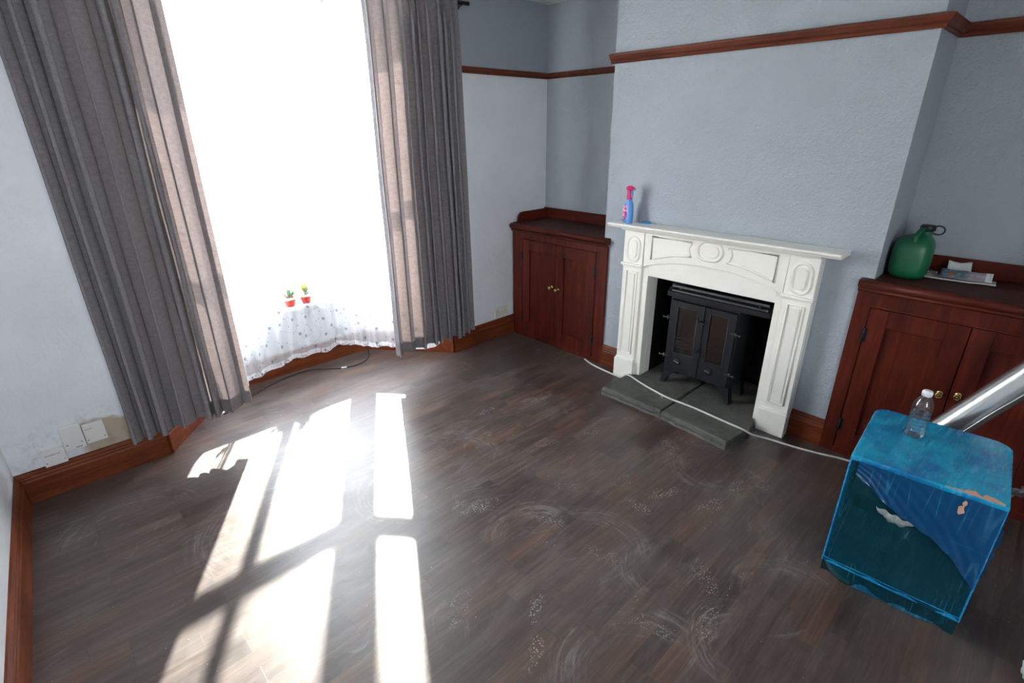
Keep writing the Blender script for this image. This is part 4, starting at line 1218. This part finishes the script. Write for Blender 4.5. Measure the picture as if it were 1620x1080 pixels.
def over_fn(b):
    # a second, bluer layer across the upper right of the front, pulled in pleats toward the corner
    def P(u, v):
        y = BW-.03-(2*BW-.035)*u
        zt = BH-.012
        zl = .490-.025*sin(3.1*u*2)-.30*max(0, u-.10)**1.15
        z = zt+(zl-zt)*v
        pl = .004*sin(26*(u*1.5-v*.9))*(.25+v)*(1-.4*u)
        return Vector((-.010-.004*sin(pi*u)+pl*.8+.002*mnoise.noise(Vector((u*8, v*4, 9))), y, z))
    grid(b, P, 60, 18)
bpart('film_overlap', over_fn, M['film_overlap'], cab, 'second layer of blue film pulled diagonally over the front')
def skirt_fn(b):
    def P(u, v):
        y = BW-.004-(2*BW-.008)*u; z = .094-.082*v
        return Vector((-.004+.016*v+.006*sin(u*23)*v+.004*mnoise.noise(Vector((u*9, v*2, 2))), y, z+.008*sin(u*17+1)*v))
    grid(b, P, 40, 5)
bpart('film_skirt', skirt_fn, M['film_front'])
def flap_fn(b):
    def P(u, v):     # loose film edge sticking out on the right
        z = BH-.05-.40*u; x = .02+.05*v
        return Vector((x, -BW-.004-.014*sin(pi*min(1, u*1.25))*v*(1-.3*sin(u*19))-.004*sin(u*43)*v, z+.012*sin(u*29)*v))
    grid(b, P, 50, 6)
bpart('film_flap', flap_fn, M['film_overlap'])
def chip(y, z, w, h, seed, nm='bare_patch', x=-.0165):
    rs = random.Random(seed)
    def fn(b):
        pts = [(y+w*cos(k*2*pi/9)*rs.uniform(.6, 1.1), z+h*sin(k*2*pi/9)*rs.uniform(.7, 1.1)) for k in range(9)]
        prism(b, pts, 'x', x, x+.003)
    bpart(nm, fn, M['board_bare'], cab, 'bare pinkish patch where the film is torn')
chip(-.108, .507, .011, .018, 1); chip(-.112, .535, .006, .011, 2)
def scrape(y0, y1, d, seed):
    rs = random.Random(seed)
    def fn(b):
        n = 16; P = [(-.0042+.003, y0+(y1-y0)*k/n) for k in range(n+1)]; Q = [(.004+d*rs.uniform(.1, 1)*sin(pi*min(1, (k+1)/n*1.1)), y0+(y1-y0)*k/n) for k in range(n+1)]
        prism(b, P+Q[::-1], 'z', BH-.0005, BH+.0008)
    bpart('bare_patch', fn, M['board_bare'], cab, 'bare pinkish edge where the film is torn')
scrape(-BW+.012, -BW+.16, .030, 5)
def foot_fn(b):
    prism(b, [(-.003+.004*k % 2, .185-.0) for k in range(0)] or [(.008, BW-.012), (.008, BW-.10), (.013, BW-.09), (.020, BW-.02)], 'z', .004, .030)
bpart('bare_patch', lambda b: prism(b, [(.012+.10-.1025*cos(a), BW-.006-.10+.1025*sin(a)) for a in [k*pi/2/8 for k in range(9)]]+[(.012+.10-.099*cos(a), BW-.006-.10+.099*sin(a)) for a in [k*pi/2/8 for k in range(8, -1, -1)]], 'z', .006, .024), M['board_bare'], cab, 'bare pale corner at the foot')
def tear_fn(b):
    def P(u, v):
        y = .100-.115*u; z = .400-.018*u-.035*v*sin(pi*u)**.7-.004*sin(u*20)
        return Vector((-.006-.010*sin(pi*u)*(1-abs(2*v-1)), y, z))
    grid(b, P, 24, 6)
M['film_white'] = mat_film('torn_whitish_film', (.50, .55, .55), .42)
bpart('film_tear', tear_fn, M['film_white'], fr, 'whitish torn lip in the film')

# ------------------------------------------------------------------ water bottle
M['pet'] = mat_glass('clear_bottle_plastic', (.95, .97, .98), .10, .06)
def mat_water():
    t = NT('water'); tp = t.n('BsdfTransparent'); t.put(tp.inputs[0], (.80, .90, .93))
    gl = t.n('BsdfGlossy'); gl.inputs['Roughness'].default_value = .03
    fr = t.n('Fresnel'); fr.inputs[0].default_value = 1.33
    mx = t.n('MixShader'); t.put(mx.inputs[0], t.math('ADD', t.math('MULTIPLY', fr.outputs[0], .6), .03))
    t.t.links.new(tp.outputs[0], mx.inputs[1]); t.t.links.new(gl.outputs[0], mx.inputs[2])
    return t.done(mx.outputs[0])
M['water'] = mat_water()
M['cap_white'] = plain('white_cap', (.78, .80, .82), .35)
WB = (2.232, .166, BH+.0012)
wb = thing('water_bottle', 'small clear water bottle with white cap standing on the blue wrapped cabinet', 'bottle', WB)
prof = [(.022, .004), (.026, 0), (.0300, .004), (.0315, .012)]
for k in range(6):
    z = .018+k*.0145
    prof += [(.0315, z), (.0302, z+.0036), (.0302, z+.0055), (.0318, z+.010)]
prof += [(.0315, .106), (.0325, .114), (.0318, .124), (.0285, .140), (.0220, .156), (.0150, .166), (.0130, .170), (.0130, .178)]
bm = new(); lathe(bm, prof, WB, 36); bt = obj('bottle', bm, M['pet'], wb)
wp = [(0, .003)]+[(r-.0014, z) for r, z in prof if .003 <= z <= .098]+[(.030, .100), (0, .100)]
bm = new(); lathe(bm, wp, WB, 36); obj('water', bm, M['water'], wb, 'water filling the lower half')
bm = new(); lathe(bm, [(.0150, .1695), (.0158, .171), (.0158, .186), (.0145, .189), (0, .1895)], WB, 28)
for k in range(28):
    a = 2*pi*k/28; tube(bm, [(WB[0]+.0158*cos(a), WB[1]+.0158*sin(a), WB[2]+.172), (WB[0]+.0158*cos(a), WB[1]+.0158*sin(a), WB[2]+.185)], .0008, 4)
obj('cap', bm, M['cap_white'], wb)

# ------------------------------------------------------------------ silver tube leaning behind the cabinet
def mat_tube():
    t = NT('shiny_metal_foil'); c = t.coord()
    n = t.noise(t.mapping(c, (14, 14, 3)), 1, 3, .6)
    nr = t.bump(n, .25, .004)
    return t.done(t.bsdf((.62, .64, .66), .24, .95, .5, nr))
M['foil'] = mat_tube()
P0 = Vector((2.560, .335, .058)); P1 = Vector((2.800, -.455, 1.36))
tb = thing('metal_tube', 'long shiny silver tube leaning behind the blue wrapped cabinet', 'tube', tuple(P0))
ax_ = (P1-P0).normalized(); e1 = ax_.orthogonal().normalized(); e2 = ax_.cross(e1)
bm = new(); tube(bm, [P0.lerp(P1, k/40) for k in range(41)], .058, 40); obj('pipe', bm, M['foil'], tb)
# lap seam running along the tube on the side facing the camera
cam = Vector((0, 0, 1.65)); tv = (cam-P0.lerp(P1, .35)); tv = (tv-ax_*tv.dot(ax_)).normalized(); dn = ax_.cross(tv).normalized()
if dn.z > 0: dn = -dn
bm = new(); tube(bm, [P0.lerp(P1, k/60)+(tv*cos(.62+.25*k/60+.03*sin(k*.7))+dn*sin(.62+.25*k/60+.03*sin(k*.7)))*.0585 for k in range(61)], .0028, 6); obj('seam', bm, M['foil'], tb)

# ------------------------------------------------------------------ white cable along the hearth, bags
wpth = catmull([(2.880, 2.24, .007), (2.852, 2.17, .006), (2.835, 2.10, .006), (2.822, 1.99, .006), (2.812, 1.90, .008), (2.80, 1.845, .018), (2.795, 1.79, .0565), (2.755, 1.66, .0565), (2.725, 1.55, .0565), (2.700, 1.41, .0565), (2.700, 1.25, .0565), (2.680, 1.03, .0565), (2.672, .935, .0565), (2.700, .875, .030), (2.755, .825, .007), (2.784, .67, .006), (2.815, .553, .006), (2.850, .442, .006), (2.865, .25, .006), (2.872, .05, .006)], 8)
t = thing('cable', 'thick grey-white cable running across the hearth slabs to the blue cabinet', 'cable', (2.75, 1.2, 0))
bm = new(); tube(bm, wpth, .0058, 10); obj('sheath', bm, M['cable_white'], t)
bm = new(); tube(bm, [(2.700, 1.47, .0515), (2.690, 1.455, .053), (2.678, 1.448, .0515)], .0015, 5); obj('cable_clip', bm, M['cable_white'], t)
M['bag_grey'] = mat_film('grey_polythene', (.20, .20, .21), .75, .25)
M['bag_white'] = mat_film('white_polythene', (.62, .66, .62), .92, .3)
def loose_fn(b):
    def P(u, v):
        return Vector((BD-.06+.10*u+.05*v+.008*sin(u*17+v*5), -BW+.01-.085*v-.012*sin(v*9+u*7), .385-.09*u*(1-.4*v)+.05*(v-.3)*u+.012*mnoise.noise(Vector((u*6, v*6, 7)))))
    grid(b, P, 24, 18)
bpart('loose_film', loose_fn, M['bag_grey'], cab, 'greyish loose tail of film at the back corner')
crumple('plastic_bag', (1.90, -.435, .0005), (.12, .13, .10), .9, M['bag_white'], 'white plastic bag on the floor at the bottom right corner', 'bag', 3)
# ------------------------------------------------------------------ light and camera
az = radians(30); el = radians(34.5)
sl = bpy.data.lights.new('sun', 'SUN'); sl.energy = SUN_E; sl.angle = radians(.9); sl.color = (1.0, .93, .82)
so = bpy.data.objects.new('sun', sl); COL.objects.link(so)
to = Vector((sin(az)*cos(el), cos(az)*cos(el), sin(el)))
so.rotation_euler = to.to_track_quat('Z', 'Y').to_euler(); so.location = to*10
w = bpy.data.worlds.new('sky'); S.world = w; w.use_nodes = True
nt = w.node_tree; nt.nodes.clear()
bg = nt.nodes.new('ShaderNodeBackground'); ow = nt.nodes.new('ShaderNodeOutputWorld')
tc = nt.nodes.new('ShaderNodeTexCoord'); sx = nt.nodes.new('ShaderNodeSeparateXYZ'); cr = nt.nodes.new('ShaderNodeValToRGB')
nt.links.new(tc.outputs['Generated'], sx.inputs[0]); nt.links.new(sx.outputs[2], cr.inputs[0])
cr.color_ramp.elements[0].position = .0; cr.color_ramp.elements[0].color = (1, .985, .965, 1)
cr.color_ramp.elements[1].position = .7; cr.color_ramp.elements[1].color = (.80, .89, 1, 1)
nt.links.new(cr.outputs[0], bg.inputs[0]); bg.inputs[1].default_value = SKY_E
nt.links.new(bg.outputs[0], ow.inputs[0])
# sky portals in the window openings guide the daylight
def portal(p0, p1):
    p0 = Vector((*p0, 1.385)); p1 = Vector((*p1, 1.385)); d = p1-p0
    l = bpy.data.lights.new('portal', 'AREA'); l.shape = 'RECTANGLE'; l.size = d.length-.08; l.size_y = 1.75; l.cycles.is_portal = True
    o = bpy.data.objects.new('portal', l); COL.objects.link(o)
    n = Vector((-d.y, d.x, 0)).normalized()
    if n.y < 0: n = -n
    o.location = (p0+p1)/2+n*.17
    o.rotation_euler = (n).to_track_quat('Z', 'Y').to_euler()
for i in range(3): portal(BAY[i], BAY[i+1])
l = bpy.data.lights.new('portal', 'AREA'); l.shape = 'RECTANGLE'; l.size = BWX[1]-BWX[0]-.1; l.size_y = 1.2; l.cycles.is_portal = True  # portal for the added fill window
o = bpy.data.objects.new('portal', l); COL.objects.link(o); o.location = ((BWX[0]+BWX[1])/2, YR-.13, 1.6); o.rotation_euler = (Vector((0, -1, 0))).to_track_quat('Z', 'Y').to_euler()

cd = bpy.data.cameras.new('camera'); co = bpy.data.objects.new('camera', cd); COL.objects.link(co); S.camera = co
cd.sensor_width = 36; cd.sensor_fit = 'HORIZONTAL'; cd.lens = 815/1620*36; cd.clip_start = .02
p = radians(22.494); r = radians(-.576); a = radians(43.353)
hd = Vector((sin(a), cos(a), 0)); rt = Vector((cos(a), -sin(a), 0)); up = Vector((0, 0, 1))
fw = hd*cos(p)-up*sin(p); u = up*cos(p)+hd*sin(p)
X = rt*cos(r)+u*sin(r); Y = u*cos(r)-rt*sin(r)
Rm = Matrix((X, Y, -fw)).transposed()
co.matrix_world = Matrix.Translation((0, 0, 1.65)) @ Rm.to_4x4()
vs = S.view_settings
S.display_settings.display_device = 'sRGB'
vs.view_transform = 'Standard'; vs.look = 'None'; vs.gamma = 1; vs.exposure = EXPO; vs.use_curve_mapping = False
S.cycles.max_bounces = 10; S.cycles.transparent_max_bounces = 16; S.cycles.diffuse_bounces = 6; S.cycles.glossy_bounces = 4
S.cycles.sample_clamp_indirect = 8; S.cycles.caustics_reflective = False; S.cycles.caustics_refractive = False
S.cycles.use_denoising = True
